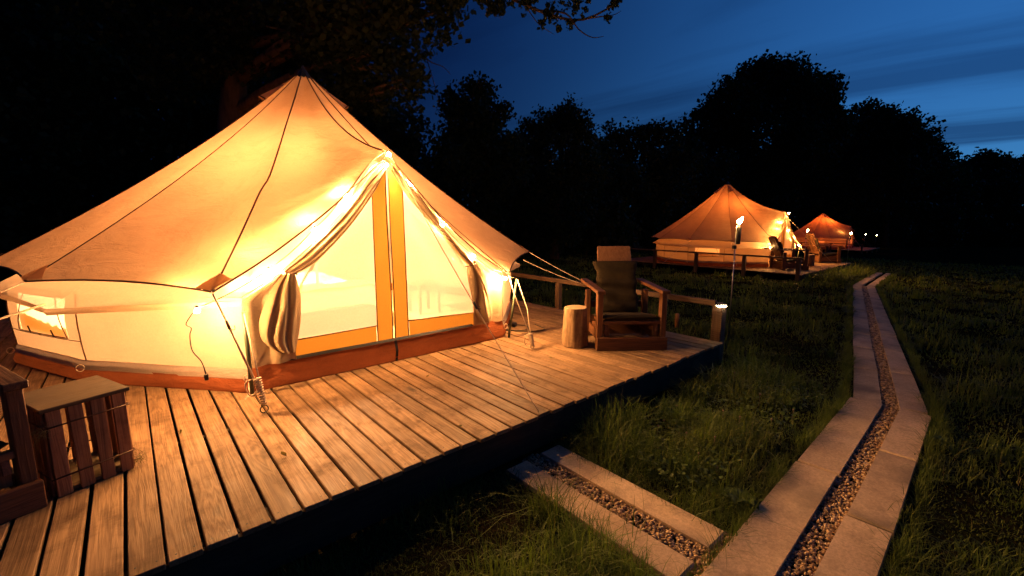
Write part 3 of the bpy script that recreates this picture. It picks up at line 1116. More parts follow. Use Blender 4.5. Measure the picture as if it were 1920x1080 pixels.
    # ---------------- guy ropes
    def guy(pts, r=.006, coil=None, runner=None, ringat=None, name='guy_rope'):
        mb = MB(); mb.tube(pts, r, 6)
        g = mb.build(name, M_ROPE, root, True)
        if coil:
            a, b = Vector(coil[0]), Vector(coil[1])
            ax = (b - a).normalized(); s1 = ax.cross(Vector((0, 1, 0))).normalized(); s2 = ax.cross(s1)
            n = 11
            mb = MB()
            mb.tube([a.lerp(b, k_ / (n * 10)) + (s1 * math.cos(k_ * .628) + s2 * math.sin(k_ * .628)) * (.026 - .008 * k_ / (n * 10)) for k_ in range(n * 10 + 1)], .0062, 5)
            e = a + s1 * .02
            mb.tube(polyline([e, e + Vector((-.10, .01, -.02)), e + Vector((-.075, 0, -.13)), a.lerp(b, .3) + s1 * .02], 14), .0055, 5)
            mb.build('rope_coil', M_ROPE, g, True)
        if runner:
            p, dr = Vector(runner[0]), Vector(runner[1]).normalized()
            mb = MB(); mb.tube([p - dr * .035, p + dr * .035], .011, 6)
            mb.tube([p + dr * .03, p + dr * .045 + Vector((.03, 0, .0)), p + dr * .01 + Vector((.04, 0, 0))], .004, 5)
            mb.build('runner', M_BLACK if name != 'guy_rope' else M_PIPE, g, True)
        if ringat:
            p = Vector(ringat)
            mb = MB()
            mb.tube([p + Vector((.028 * math.cos(th), .004, .030 * math.sin(th) + .032)) for th in np.linspace(0, 6.2832, 18)], .0045, 5)
            mb.tube([p, p + Vector((0, 0, .012))], .005, 5)
            mb.build('anchor_ring', M_DARKMETAL, g, True)
        return g
    # front left: two lines meeting at the coil over the ring
    AL = Vector((-1.37, -3.0, .0))
    guy([L0 + Vector((0, 0, -.01)), AL + Vector((-.02, .05, .20))], .0085, (AL + Vector((-.02, .06, .27)), AL + Vector((0, 0, .07))), ((L0 + Vector((0, 0, -.01))).lerp(AL + Vector((-.02, .05, .20)), .33), AL - L0), AL)
    guy([(-1.38, -2.57, .74), AL + Vector((-.005, .06, .24))], .0065)
    AR = Vector((1.41, -3.10, .0))
    guy([(1.60, -2.60, .76), Vector((1.55, -2.85, .42)), AR + Vector((0, .04, .16))], .007, (AR + Vector((0, .05, .17)), AR + Vector((0, 0, .03))), None, AR)
    guy([R0 + Vector((0, 0, -.02)), Vector((1.46, -2.7, .62)), AR + Vector((.0, .05, .15))], .006)
    guy([(1.45, -2.62, .80), (1.60, -2.60, .762)], .006)
    # long line from the door top to the deck edge
    D0 = Vector((.12, -2.47, 1.98)); D1 = Vector((.27, -4.40, -.02))
    guy(sag_line(D0, D1, .04, 16), .0042, None, (D0.lerp(D1, .60) + Vector((0, 0, -.035)), D1 - D0), None, 'door_rope')
    # side lines
    Lf = fly_vertex(-60); Lb = fly_vertex(-90); Rf = fly_vertex(-300)
    guy(sag_line(Lf, Lf + Vector((-1.6, -.9, -.75)), .02), .006, None, (Lf + Vector((-.16, -.09, -.075)), (-1.6, -.9, -.75)))
    guy(sag_line(Lb, Lb + Vector((-1.9, 0, -.85)), .02), .006)
    eF = eave(-60)
    guy(sag_line(eF, eF + Vector((-1.5, -.85, -.35)), .02), .009, None, (eF + Vector((-.35, -.2, -.09)), (-1.5, -.85, -.4)))
    guy(sag_line(Rf, Vector((3.36, -2.3, .49)), .015), .0055)
    eR2 = eave(-300)
    guy(sag_line(eR2 * 1.02, Vector((3.36, -2.15, .48)), .02), .0055)
    Rb = fly_vertex(-240)
    guy(sag_line(Rb, Rb + Vector((1.0, .5, -.95)), .02), .0055)
    return root


tent1 = build_tent()
tent1.location = (2.05, 6.75, .30)
tent1['label'] = 'large glowing cream bell tent with open door flaps on the near deck'
T2 = (20.55, 9.15, -.10)
T3 = (54.1, 14.2, -1.09)
tent2 = copy_tree(tent1); tent2.location = T2
tent2['label'] = 'middle orange bell tent behind the railing, seen from the side'
tent3 = copy_tree(tent1); tent3.location = T3
for t_, rz_ in ((tent2, 52), (tent3, 52)):
    for c_ in t_.children:
        if c_.name.startswith('vent_hood'): c_.rotation_euler.z = R(rz_)
tent3['label'] = 'smallest reddish bell tent in the distance behind the middle one'


# ---------------- lamps inside the tents
def tent_lamp(loc, label, watts, colr=WARM):
    root = thing('hanging_lamp', loc, 0, label, 'lamp', 'lamps hung inside the tents')
    mb = MB(); mb.ball((0, 0, 0), .075, 14, 9)
    me = emis('lamp_glow', (1.0, .56, .22), 30.0)
    mb.build('globe', me, root, True)
    mb = MB(); mb.lathe([(.03, .075), (.035, .11), (.012, .12)], 10); mb.tube([(0, 0, .1), (0, .0, .55)], .004, 5)
    mb.build('cord', M_BLACK, root, True)
    ld = bpy.data.lights.new('lamp_light', 'POINT')
    ld.energy = watts; ld.color = colr; ld.shadow_soft_size = .09
    lo = link(bpy.data.objects.new('lamp_light', ld)); lo.parent = root; lo.location = (0, 0, -.19)
    return root


tent_lamp((1.85, 6.40, .30 + 1.62), 'lamp glowing through the canvas near the peak of the near tent', LAMP_W)
tent_lamp((T2[0], T2[1] - .4, T2[2] + 2.1), 'lamp glowing through the canvas of the middle tent', LAMP_W * .30, (1.0, .30, .06))
tent_lamp((T3[0], T3[1] - .4, T3[2] + 2.5), 'lamp glowing through the canvas of the far small tent', LAMP_W * .36, (1.0, .19, .03))

# ---------------- bed in the near tent
bed = thing('bed', (1.75, 6.95, .315), 0, 'white bed seen through the door netting of the near tent', 'bed')
MB().box((0, 0, .14), (1.7, 2.0, .26), bev=.02).build('bed_base', M_CHAIRX, bed)
MB().box((0, 0, .38), (1.66, 1.96, .22), bev=.05).build('mattress', M_WHITE, bed, True)
P = []
for i in range(41):
    row = []
    for j in range(41):
        x = -1.0 + 2.0 * i / 40; y = -1.14 + 1.75 * j / 40
        ex = max(0, abs(x) - .83); ey = max(0, -.98 - y)
        z = .53 + .05 * mnoise.noise(Vector((x * 2.3, y * 2.3, 1))) + .025 * mnoise.noise(Vector((x * 6, y * 6, 5)))
        row.append((x - math.copysign(ex * .8, x), y + ey * .8, z - ex * 1.5 - ey * 1.4))
    P.append(row)
mb = MB(); mb.grid(P, flip=True); mb.build('duvet', M_WHITE, bed, True)
for x in (-.42, .42):
    mb = MB()
    P = []
    for i in range(13):
        row = []
        for j in range(19):
            u, v = i / 6 - 1, j / 9 - 1
            hgt = .085 * (max(0, 1 - abs(u) ** 3) * max(0, 1 - abs(v) ** 3)) ** .5
            row.append((x + v * .34, .78 + u * .22, .53 + hgt))
        P.append(row)
    mb.grid(P); mb.build('pillow', M_WHITE, bed, True)
P = [[(-.88 + 1.76 * i / 20, -.98 + .55 * j / 10, .575 + .03 * mnoise.noise(Vector((i * .3, j * .3, 2)))) for j in range(11)] for i in range(21)]
mb = MB(); mb.grid(P, flip=True); mb.build('throw', M_TRIM, bed, True)
stool = thing('bedside_table', (3.55, 6.3, .315), 0, 'small bedside table inside the near tent, dim behind the right netting', 'table')
MB().box((0, 0, .46), (.42, .42, .035), bev=.006).build('table_top', M_CHAIRX, stool)
for x in (-.17, .17):
    for y in (-.17, .17):
        MB().box((x, y, .22), (.04, .04, .44), bev=.004).build('leg', M_CHAIRZ, stool)


# ---------------- string lights along the door hem
def string_lights(off, label, strength):
    root = thing('string_lights', off, 0, label, 'string lights', 'bulb strings on the tent doors')
    B = [(-1.69, -2.56, .79), (-1.13, -2.405, 1.045), (-.72, -2.40, 1.395), (-.42, -2.385, 1.72), (-.03, -2.56, 2.12), (.27, -2.42, 1.86), (.63, -2.43, 1.425), (1.05, -2.44, 1.06), (1.41, -2.60, .775)]
    mb = MB()
    path_ = [(-1.80, -2.58, .62), (-1.74, -2.58, .70)]
    hang = polyline([(-1.70, -2.56, .80), (-1.77, -2.57, .70), (-1.74, -2.57, .66), (-1.755, -2.57, .60), (-1.75, -2.57, .48), (-1.70, -2.57, .38), (-1.68, -2.58, .27)], 26)
    mb.tube(hang, .0045, 5)
    for a, b in zip(B[:-1], B[1:]):
        mb.tube(sag_line(Vector(a) + Vector((0, 0, .02)), Vector(b) + Vector((0, 0, .02)), .025, 10), .0042, 5)
    w_ = mb.build('wire', M_BLACK, root, True)
    mb = MB(); mb.box((-1.68, -2.58, .25), (.03, .02, .05), bev=.004); mb.build('plug', M_BLACK, w_)
    for k_, p in enumerate(B):
        p = Vector(p)
        mb = MB(); mb.ball((0, 0, 0), .019, 12, 8)
        bo = mb.build('bulb', strength, root, True); bo.location = p
        mb = MB(); mb.lathe([(.010, .012), (.011, .035), (.006, .04)], 8)
        so = mb.build('socket', M_BLACK, bo, True)
    return root


string_lights((2.05, 6.75, .30), 'warm bulbs strung round the door edge of the near tent', M_BULB)
M_BULB2 = emis('bulb_glow_mid', (1.0, .46, .13), 7000.0)
string_lights(T2, 'dazzling bulbs strung down the door of the middle tent', M_BULB2)


# ================================================================ lounge chairs
def make_chair(label):
    root = thing('lounge_chair', (0, 0, 0), 0, label, 'chair', 'wooden lounge chairs')
    for s_ in (-1, 1):
        MB().box((s_ * .37, .05, .33), (.065, .095, .66), bev=.005).build('leg', M_CHAIRZ, root)
        Mx = Matrix.Rotation(R(1.0), 3, 'X')
        MB().box((s_ * .37, .45, .682), (.095, .98, .04), Mx, bev=.006).build('armrest', M_CHAIRY, root)
        MB().box((s_ * .37, .68, .30), (.06, .09, .60), bev=.005).build('leg', M_CHAIRZ, root)
        MB().box((s_ * .30, .36, .20), (.035, .70, .09), Matrix.Rotation(R(-10), 3, 'X'), bev=.004).build('side_rail', M_CHAIRY, root)
        MB().box((s_ * .285, .045, .225), (.06, .045, .15), bev=.004).build('strut', M_CHAIRZ, root)
    MB().box((0, -.022, .075), (.82, .04, .15), bev=.006).build('front_board', M_CHAIRX, root)
    MB().box((0, .03, .315), (.67, .05, .04), bev=.005).build('seat_rail', M_CHAIRX, root)
    MB().box((0, .66, .15), (.66, .03, .26), bev=.004).build('shade_board', M_CHAIRX, root)  # low board added to keep the space under the seat dark
    for s_ in (-1, 1): MB().box((s_ * .345, .36, .12), (.025, .56, .11), bev=.004).build('side_board', M_CHAIRY, root)
    MB().box((0, .735, .40), (.80, .035, .08), bev=.004).build('back_rail', M_CHAIRX, root)
    for k_ in range(6):
        y = .09 + k_ * .092
        MB().box((0, y, .335 - .155 * (y - .03)), (.60, .075, .02), Matrix.Rotation(R(-9), 3, 'X'), bev=.003).build('seat_slat', M_CHAIRX, root)
    tilt = Matrix.Rotation(R(-22), 3, 'X')
    for k_ in range(4):
        x = -.165 + k_ * .11
        MB().box((x, .755, .66), (.098, .025, .92), tilt, bev=.003).build('back_slat', M_CHAIRZ, root)
    MB().box((0, .852, 1.01), (.45, .035, .28), tilt, bev=.006, taper=.96).build('headboard', M_HEAD, root)
    # cushions: soft slabs
    def pad(nx, ny, f):
        top = [[f(i_ / nx * 2 - 1, j_ / ny * 2 - 1, 1) for i_ in range(nx + 1)] for j_ in range(ny + 1)]
        bot = [[f(i_ / nx * 2 - 1, j_ / ny * 2 - 1, -1) for i_ in range(nx + 1)] for j_ in range(ny + 1)]
        mb = MB(); mb.grid(top); mb.grid(bot, flip=True)
        return mb

    def fb(u, v, s_):
        e = (max(0, 1 - abs(u) ** 6) * max(0, 1 - abs(v) ** 8)) ** .35
        wdt = .255 + .035 * max(0, v) ** 2 + .010 * math.sin(v * 9) * abs(u)
        x = u * wdt + .004 * math.sin(v * 13)
        L = v * .345
        th = s_ * .05 * e + .006 * mnoise.noise(Vector((u * 3, v * 4, s_))) * e + (.008 * math.sin(v * 15 + u) * e if s_ > 0 else 0)
        p = Vector((x, 0, L)); p = tilt @ (p + Vector((0, -th, 0)))
        return Vector((p.x, p.y + .672, p.z + .635))
    pad(24, 34, fb).build('back_cushion', M_CUSH, root, True)

    def fs(u, v, s_):
        e = (max(0, 1 - abs(u) ** 8) * max(0, 1 - abs(v) ** 8)) ** .35
        return Vector((u * .325, .30 + v * .29, .375 - .155 * (.27 + v * .29) + s_ * .034 * e + .005 * mnoise.noise(Vector((u * 3, v * 3, 4 + s_))) * e))
    pad(22, 20, fs).build('seat_cushion', M_CUSH, root, True)
    return root


def face(o, loc, back):
    o.location = loc
    o.rotation_euler.z = math.atan2(-back[0], back[1])


chair1 = make_chair('wooden lounge chair with olive cushion beside the log stump on the near deck')
face(chair1, (4.30, 2.885, .30), (.62, .785))
chair2 = copy_tree(chair1); chair2['label'] = 'dark wooden chair cut off by the left edge of the photo, beside the slatted crate'
face(chair2, (-.855, 3.125, .30), (-.34, .94))
chair3 = copy_tree(chair1); chair3['label'] = 'reddish chair side-on against the railing of the middle tent'
q_ = at(1500, 500, 16.9); face(chair3, (q_.x, q_.y, -.10), (-.74, .67)); chair3.scale = (1.1, 1.25, 1.1)
chair4 = copy_tree(chair1); chair4['label'] = 'chair facing right behind the second log stump on the middle deck'
q_ = at(1562, 490, 19.6); face(chair4, (q_.x, q_.y, -.10), (-.74, .67)); chair4.scale = (1.1, 1.25, 1.1)


# ================================================================ log stumps
def stump(loc, label, seed):
    root = thing('log_stump', loc, 0, label, 'stump', 'sawn log stumps used as tables')
    def wob(th, z):
        return .035 * math.sin(2 * th + seed) + .025 * math.sin(5 * th + z * 4 + seed) + .016 * math.sin(9 * th - z * 3) + .05 * mnoise.noise(Vector((math.cos(th) * 4, math.sin(th) * 4, z * 2.5 + seed)))
    mb = MB()
    mb.lathe([(.140, 0), (.152, .012), (.155, .08), (.147, .18), (.142, .28), (.139, .38), (.138, .452), (.131, .463)], 64, wob=wob)
    mb.build('trunk_piece', M_STUMP, root, True).data.set_sharp_from_angle(angle=R(40))
    mb = MB(); mb.lathe([(.130, .4635), (.128, .4665)], 64, wob=wob)
    mb.build('sawn_top', principled('sawn_top_wood', (.50, .34, .18), .75, noise_amt=.25, noise_scale=20), root)
    for b in (.035, .075, .11):
        pass
    return root


stump((3.95, 3.43, .30), 'pale log stump beside the chair on the near deck', 1.0)
stump((20.85, 5.75, -.10), 'small pale log stump on the middle tent deck', 3.0)

# ================================================================ crate in the left foreground
cr = thing('wooden_crate', (-.335, 3.535, .30), math.atan2(.13, .34), 'slatted wooden crate tied with cord, standing on end at left', 'crate')
cw, cd, ch = .37, .41, .50
MB().box((0, 0, ch + .0), (cw + .02, cd + .02, .022), bev=.004).build('crate_top', M_CRATET, cr)
MB().box((0, 0, .02), (cw - .02, cd - .02, .02), bev=.003).build('crate_base', M_CRATET, cr)
for k_ in range(4):
    x = -cw / 2 + .045 + k_ * (cw - .09) / 3
    for s_ in (-1, 1):
        MB().box((x, s_ * (cd / 2 - .008), ch / 2 - .006), (.062, .014, ch - .012), Matrix.Rotation(random.uniform(-.02, .02), 3, 'Y'), bev=.003).build('slat', M_CRATE, cr)
for k_ in range(4):
    y = -cd / 2 + .06 + k_ * (cd - .12) / 3
    for s_ in (-1, 1):
        MB().box((s_ * (cw / 2 - .008), y, ch / 2 - .006), (.014, .066, ch - .012), Matrix.Rotation(random.uniform(-.02, .02), 3, 'X'), bev=.003).build('slat', M_CRATE, cr)
for x in (-1, 1):
    for y in (-1, 1):
        MB().box((x * (cw / 2 - .03), y * (cd / 2 - .03), ch / 2), (.026, .026, ch - .03)).build('corner_batten', M_CRATE, cr)
for z in (.11, .40):
    e = .0015
    q = [(-cw / 2 - e, -cd / 2 - e), (cw / 2 + e, -cd / 2 - e), (cw / 2 + e, cd / 2 + e), (-cw / 2 - e, cd / 2 + e), (-cw / 2 - e, -cd / 2 - e)]
    MB().tube([(a, b, z + .008 * math.sin(i * 2.1)) for i, (a, b) in enumerate(q)], .0045, 5).build('cord', M_PIPE, cr, True)
mb = MB()
for k_ in range(130):
    s_ = (cw / 2 + .01, -cd / 2 - .0, .03) if k_ < 70 else (-cw / 2 - .005, -cd / 2, .36)
    a = random.uniform(0, 6.28); L = random.uniform(.02, .08)
    p0 = Vector(s_) + Vector((random.gauss(0, .018), random.gauss(0, .018), abs(random.gauss(0, .03))))
    p1 = p0 + Vector((math.cos(a) * L * .7, math.sin(a) * L * .7, random.uniform(-.03, .03)))
    p1.z = max(p1.z, .006); p0.z = max(p0.z, .006)
    mb.tube([p0, (p0 + p1) / 2 + Vector((0, 0, .008)), p1], .0009, 3)
st = mb.build('straw_tuft', M_DRY, cr); st['kind'] = 'stuff'

# ================================================================ railings
def railing(pts, zt, label, posts, zb, rail_h=.07, pw=.085):
    a, b = Vector(pts[0]), Vector(pts[1])
    root = thing('railing', (*((a + b) / 2), zb), math.atan2((b - a).y, (b - a).x) - math.pi / 2, label, 'railing', 'low timber railings on the deck edges')
    L = (b - a).length
    MB().box((0, 0, zt - zb - rail_h / 2), (.045, L, rail_h), bev=.005).build('rail', M_RAIL, root)
    for u in posts:
        y = -L / 2 + L * u
        p = a.lerp(b, u)
        g = float(gz(p.x)) - zb
        MB().box((0, y, (zt - zb - rail_h - .002 + g) / 2), (pw, pw, zt - zb - rail_h - g - .002), bev=.006).build('post', M_RAILZ, root)
    return root


railing([(5.455, 2.46), (5.455, 9.9)], .80, 'low brown railing behind the chair on the near deck', [.359, .67, .98], .30)
railing([(17.38, 5.05), (17.38, 12.5)], .48, 'long dark railing along the side of the middle tent deck', [.01, .25, .50, .75, .985], -.10, .06, .12)
railing([(50.9, 10.0), (50.9, 17.5)], -.50, 'faint railing beside the far small tent', [.01, .33, .66, .985], -1.09, .07, .12)

# corner post with the solar lamp on top
cpst = thing('lamp_post', (5.51, 2.44, 0), 0, 'dark ribbed post at the outer corner of the near deck', 'post')
mb = MB()
for k_ in range(28):
    mb.box((0, 0, .013 + k_ * .026), (.125, .125, .0245), bev=.003)
mb.build('ribbed_post', M_RAILZ, cpst)
sl = thing('solar_lamp', (5.51, 2.44, .728), math.atan2(-.652, .758), 'small lit solar lamp on top of the dark corner post', 'lamp')
mb = MB(); mb.box((0, 0, .026), (.15, .15, .018), bev=.006, taper=.8); mb.build('lamp_cap', M_BLACK, sl)
mb = MB(); mb.ball((0, -.05, .008), (.062, .04, .014), 14, 8); mb.build('lit_panel', M_LED, sl)


# ================================================================ garden torches
def torch(base, h, label, power, lean=0.0):
    root = thing('garden_torch', base, -YAW, label, 'torch', 'burning garden torches')
    mb = MB(); mb.tube([(0, 0, -.05), (0, 0, h - .06)], .0085, 8); mb.build('stake', M_STEEL, root, True)
    mb = MB(); mb.lathe([(.020, h - .32), (.033, h - .315), (.033, h - .085), (.020, h - .078), (.012, h - .05)], 16, (.034, 0, 0))
    mb.build('oil_canister', M_DARKMETAL, root, True)
    mb = MB(); mb.box((-.012, 0, h - .36), (.05, .05, .05), bev=.006); mb.build('clamp', M_DARKMETAL, root)
    mb = MB()
    fl = [(.006, -.055), (.022, -.038), (.034, -.012), (.036, .012), (.029, .040), (.017, .068), (.004, .100)]
    V_ = []; n = 12
    for r_, z in fl:
        s_ = max(0, z + .03)
        for k_ in range(n):
            th = 6.2832 * k_ / n
            V_.append((.034 + s_ * s_ * 2.6 + r_ * .95 * math.cos(th), r_ * .95 * math.sin(th), h + z * .66))
    F_ = [(i_ * n + k_, i_ * n + (k_ + 1) % n, (i_ + 1) * n + (k_ + 1) % n, (i_ + 1) * n + k_) for i_ in range(len(fl) - 1) for k_ in range(n)]
    mb.add(V_, F_)
    mb.build('flame', power, root, True)
    return root


torch((6.55, 2.745, 0), 1.76, 'tall steel torch burning beyond the near deck corner', M_FLAME)


def ground_at(px, dist):
    p = at(px, 500, dist)
    return (p.x, p.y, float(gz(p.x)))


M_FLAME2 = emis('flame_glow_far', (1.0, .45, .12), 500.0)
torch(ground_at(1506, 20.6), 1.78, 'torch burning beside the door of the middle tent', M_FLAME2)
torch(ground_at(1587, 23.5), 1.72, 'torch on a pale stake right of the middle tent deck', M_FLAME2)
torch(ground_at(1568, 44), 1.75, 'thin distant torch in front of the small far tent', M_FLAME2)
torch(ground_at(1615, 62), 1.78, 'left one of the two farthest torch lights', M_FLAME2)
torch(ground_at(1636, 58), 1.70, 'right one of the two farthest torch lights', M_FLAME2)

# ================================================================ small things on the deck and in the grass
cb = MB()
cb.tube(polyline([(3.72, 4.55, .306), (3.95, 4.35, .306), (4.15, 4.5, .306), (4.0, 4.75, .306), (3.8, 4.6, .308), (3.9, 4.3, .308), (4.2, 4.2, .306), (4.3, 4.5, .306)], 60), .006, 5)
cb.box((4.0, 4.62, .33), (.10, .07, .05), .5, bev=.008)
cbo = cb.build('power_cable', M_BLACK, None, True)
tag(cbo, 'black cable coiled on the deck behind the right tent corner', 'cable')
pg = thing('wooden_peg', (6.9, 3.75, 0), 0, 'short orange wooden peg sticking up in the grass behind the deck', 'peg')
mb = MB(); mb.lathe([(.035, -.02), (.036, .19), (.028, .22), (.01, .225)], 12); mb.build('stake', M_HEAD, pg, True)


# ================================================================ trees
def leaf_cloud(lobes, n, size, clump=.35, per=14, shell=.55, droop=.15):
    """leaves in twig-sized clumps through ellipsoid lobes (centre, radii)"""
    sub = []
    for c, r_ in lobes:
        c = np.array(c, float); r_ = np.array(r_, float)
        sub.append((c, r_ * .80, 1.3))
        for _ in range(16):
            v = rng.normal(size=3); v /= np.linalg.norm(v)
            sub.append((c + v * r_ * rng.uniform(.62, .86), r_ * rng.uniform(.16, .34), 1.0))
    wt = np.array([np.prod(q[1]) ** .72 * q[2] for q in sub])
    pk = rng.choice(len(sub), max(1, n // per), p=wt / wt.sum())
    C = np.array([q[0] for q in sub])[pk]; Rr = np.array([q[1] for q in sub])[pk]
    u = rng.normal(size=(len(pk), 3)); u /= np.linalg.norm(u, axis=1, keepdims=True)
    rad = (shell + (1 - shell) * rng.random(len(pk))) ** .6
    cc = C + u * rad[:, None] * Rr
    cl_ = np.repeat(cc, per, 0)
    m = len(cl_)
    p = cl_ + np.clip(rng.normal(0, clump * .8, (m, 3)), -clump * 1.3, clump * 1.3) * np.array([1, 1, .8])
    s_ = size * rng.uniform(.6, 1.35, m)
    a = rng.normal(size=(m, 3)); a[:, 2] -= droop * 2
    a /= np.linalg.norm(a, axis=1, keepdims=True)
    b = np.cross(a, rng.normal(size=(m, 3))); b /= np.linalg.norm(b, axis=1, keepdims=True)
    a *= s_[:, None]; b *= (s_ * .40)[:, None]
    Vv = np.stack([p - a * .5, p + b - a * .05, p + a * .5, p - b - a * .05], 1).reshape(-1, 3)
    Ff = np.arange(m * 4).reshape(-1, 4)
    return Vv, Ff


def limb(mb, a, b, r0, r1, bend=.2, n=7):
    a, b = Vector(a), Vector(b)
    L = (b - a).length
    o = Vector((random.gauss(0, 1), random.gauss(0, 1), random.gauss(0, .4))) * L * bend * .5
    pts = [a.lerp(b, k_ / n) + o * math.sin(math.pi * k_ / n) for k_ in range(n + 1)]
    mb.tube(pts, [r0 + (r1 - r0) * k_ / n for k_ in range(n + 1)], 8)


def tree(name, base, lobes, nleaf, lsize, tr, label, cat='tree', group=None, clump=.35, shell=.5, mat=None, trunk_top=None, per=14, bark=None):
    base = Vector(base)
    root = thing(name, base, 0, label, cat, group)
    lob = [(Vector(c) - base, r_) for c, r_ in lobes]
    Vv, Ff = leaf_cloud(lob, nleaf, lsize, clump, per, shell)
    o = link(bpy.data.objects.new('crown', mesh_np('crown', Vv, Ff, mat or M_LEAF))); o.parent = root
    mb = MB()
    top = Vector(trunk_top) - base if trunk_top else sum((c for c, _ in lob), Vector()) / len(lob)
    n = 10
    pts = [Vector((top.x * (k_ / n) ** 2, top.y * (k_ / n) ** 2, -.3 + (top.z + .3) * k_ / n)) for k_ in range(n + 1)]
    mb.tube(pts, [tr * (1.25 if k_ == 0 else 1.0) * (1 - .72 * k_ / n) for k_ in range(n + 1)], 14)
    for c, r_ in lob[:14]:
        k_ = max(.25, min(.95, (c.z - r_[2] * .5) / max(.1, top.z)))
        st_ = pts[int(k_ * n)]
        limb(mb, st_, c, tr * .38 * (1 - .5 * k_), tr * .06, .15)
        for _ in range(3):
            e = c + Vector((random.uniform(-.8, .8) * r_[0], random.uniform(-.8, .8) * r_[1], random.uniform(-.3, .9) * r_[2]))
            limb(mb, c.lerp(st_, .25), e, tr * .10, tr * .025, .2, 5)
    mb.build('trunk', bark or M_BARK, root, True)
    return root


def P3(px, py, dist): return at(px, py, dist)


def lobe(px, py, dist, rp, ratio=(1, 1, 1)):
    r_ = rp / 835 * dist
    return (at(px, py, dist), (r_ * ratio[0], r_ * ratio[1], r_ * ratio[2]))


def gpt(px, dist):
    p = at(px, 450, dist)
    return (p.x, p.y, float(gz(p.x)))


# big tree behind the near tent, crown overhead
lb = [lobe(470, -30, 12.5, 150), lobe(330, 20, 12.5, 150), lobe(600, 10, 11.5, 110), lobe(700, -10, 11, 95), lobe(640, 120, 12.5, 70), lobe(740, 95, 12, 62),
      lobe(800, 20, 11, 62), lobe(690, 175, 13, 48), lobe(560, 90, 13.5, 75), lobe(850, -45, 10.5, 60), lobe(770, 165, 12.5, 34)]
tree('broadleaf_tree', gpt(438, 13.2), lb, 30000, .15, .62, 'huge old tree with a thick trunk behind the near tent', 'tree', 'dark trees round the meadow', .24, .25, M_LEAFN, at(455, -40, 12.8), bark=principled('glow_lit_bark', (.13, .085, .048), .95, .1, noise_amt=.5, noise_scale=7, bump=1.0, bscale=9, stretch=(1, 1, .22)))  # bark colour raised to stand in for tent glow on the trunk
# branch reaching over the sky
bt = bpy.data.objects['broadleaf_tree']
mb = MB()
bo_ = Vector(bt.location)
tips = []
brn = [[(840, -60, 11), (935, -15, 10), (1010, 20, 9.6), (1085, 38, 9.4), (1150, 10, 9.2), (1168, -8, 9.2)],
       [(1010, 20, 9.6), (1060, 25, 9.4), (1085, 55, 9.3), (1110, 70, 9.2), (1132, 68, 9.2)],
       [(1085, 38, 9.4), (1120, 32, 9.3), (1150, 28, 9.2), (1165, 20, 9.2)],
       [(985, 10, 9.7), (1010, 45, 9.6), (1040, 65, 9.5)], [(935, -15, 10), (925, 20, 10), (940, 35, 10)],
       [(770, 60, 12), (800, 110, 12), (830, 125, 12), (845, 140, 12)], [(800, 110, 12), (812, 150, 12), (822, 190, 12), (815, 215, 12)],
       [(790, 70, 12), (830, 80, 12), (855, 90, 12)]]
for bi, b in enumerate(brn):
    pts = polyline([at(*q) - bo_ for q in b], 16)
    r0 = (.045, .022, .016, .014, .012, .02, .012, .010)[bi]
    mb.tube(pts, [r0 * (1 - .8 * k_ / 16) for k_ in range(17)], 6)
mb.build('branch', M_BARK, bt, True)
sp = [(935, 12, 10, 16), (915, -5, 10.2, 22), (955, -8, 10, 25), (990, 8, 9.7, 18), (1020, 42, 9.5, 14), (1040, 20, 9.5, 18), (1075, 8, 9.4, 16), (1070, 45, 9.4, 10), (1048, 50, 9.5, 9), (1100, -12, 9.3, 18), (1150, 5, 9.2, 12), (1140, 32, 9.2, 8), (1160, -8, 9.2, 12), (1095, 25, 9.3, 8), (925, 25, 10, 10)]
Vv, Ff = leaf_cloud([(lobe(*q)[0] - bo_, lobe(*q)[1]) for q in sp], 1500, .085, .035, 5, .1)
o = link(bpy.data.objects.new('branch_leaves', mesh_np('branch_leaves', Vv, Ff, M_LEAFN))); o.parent = bt

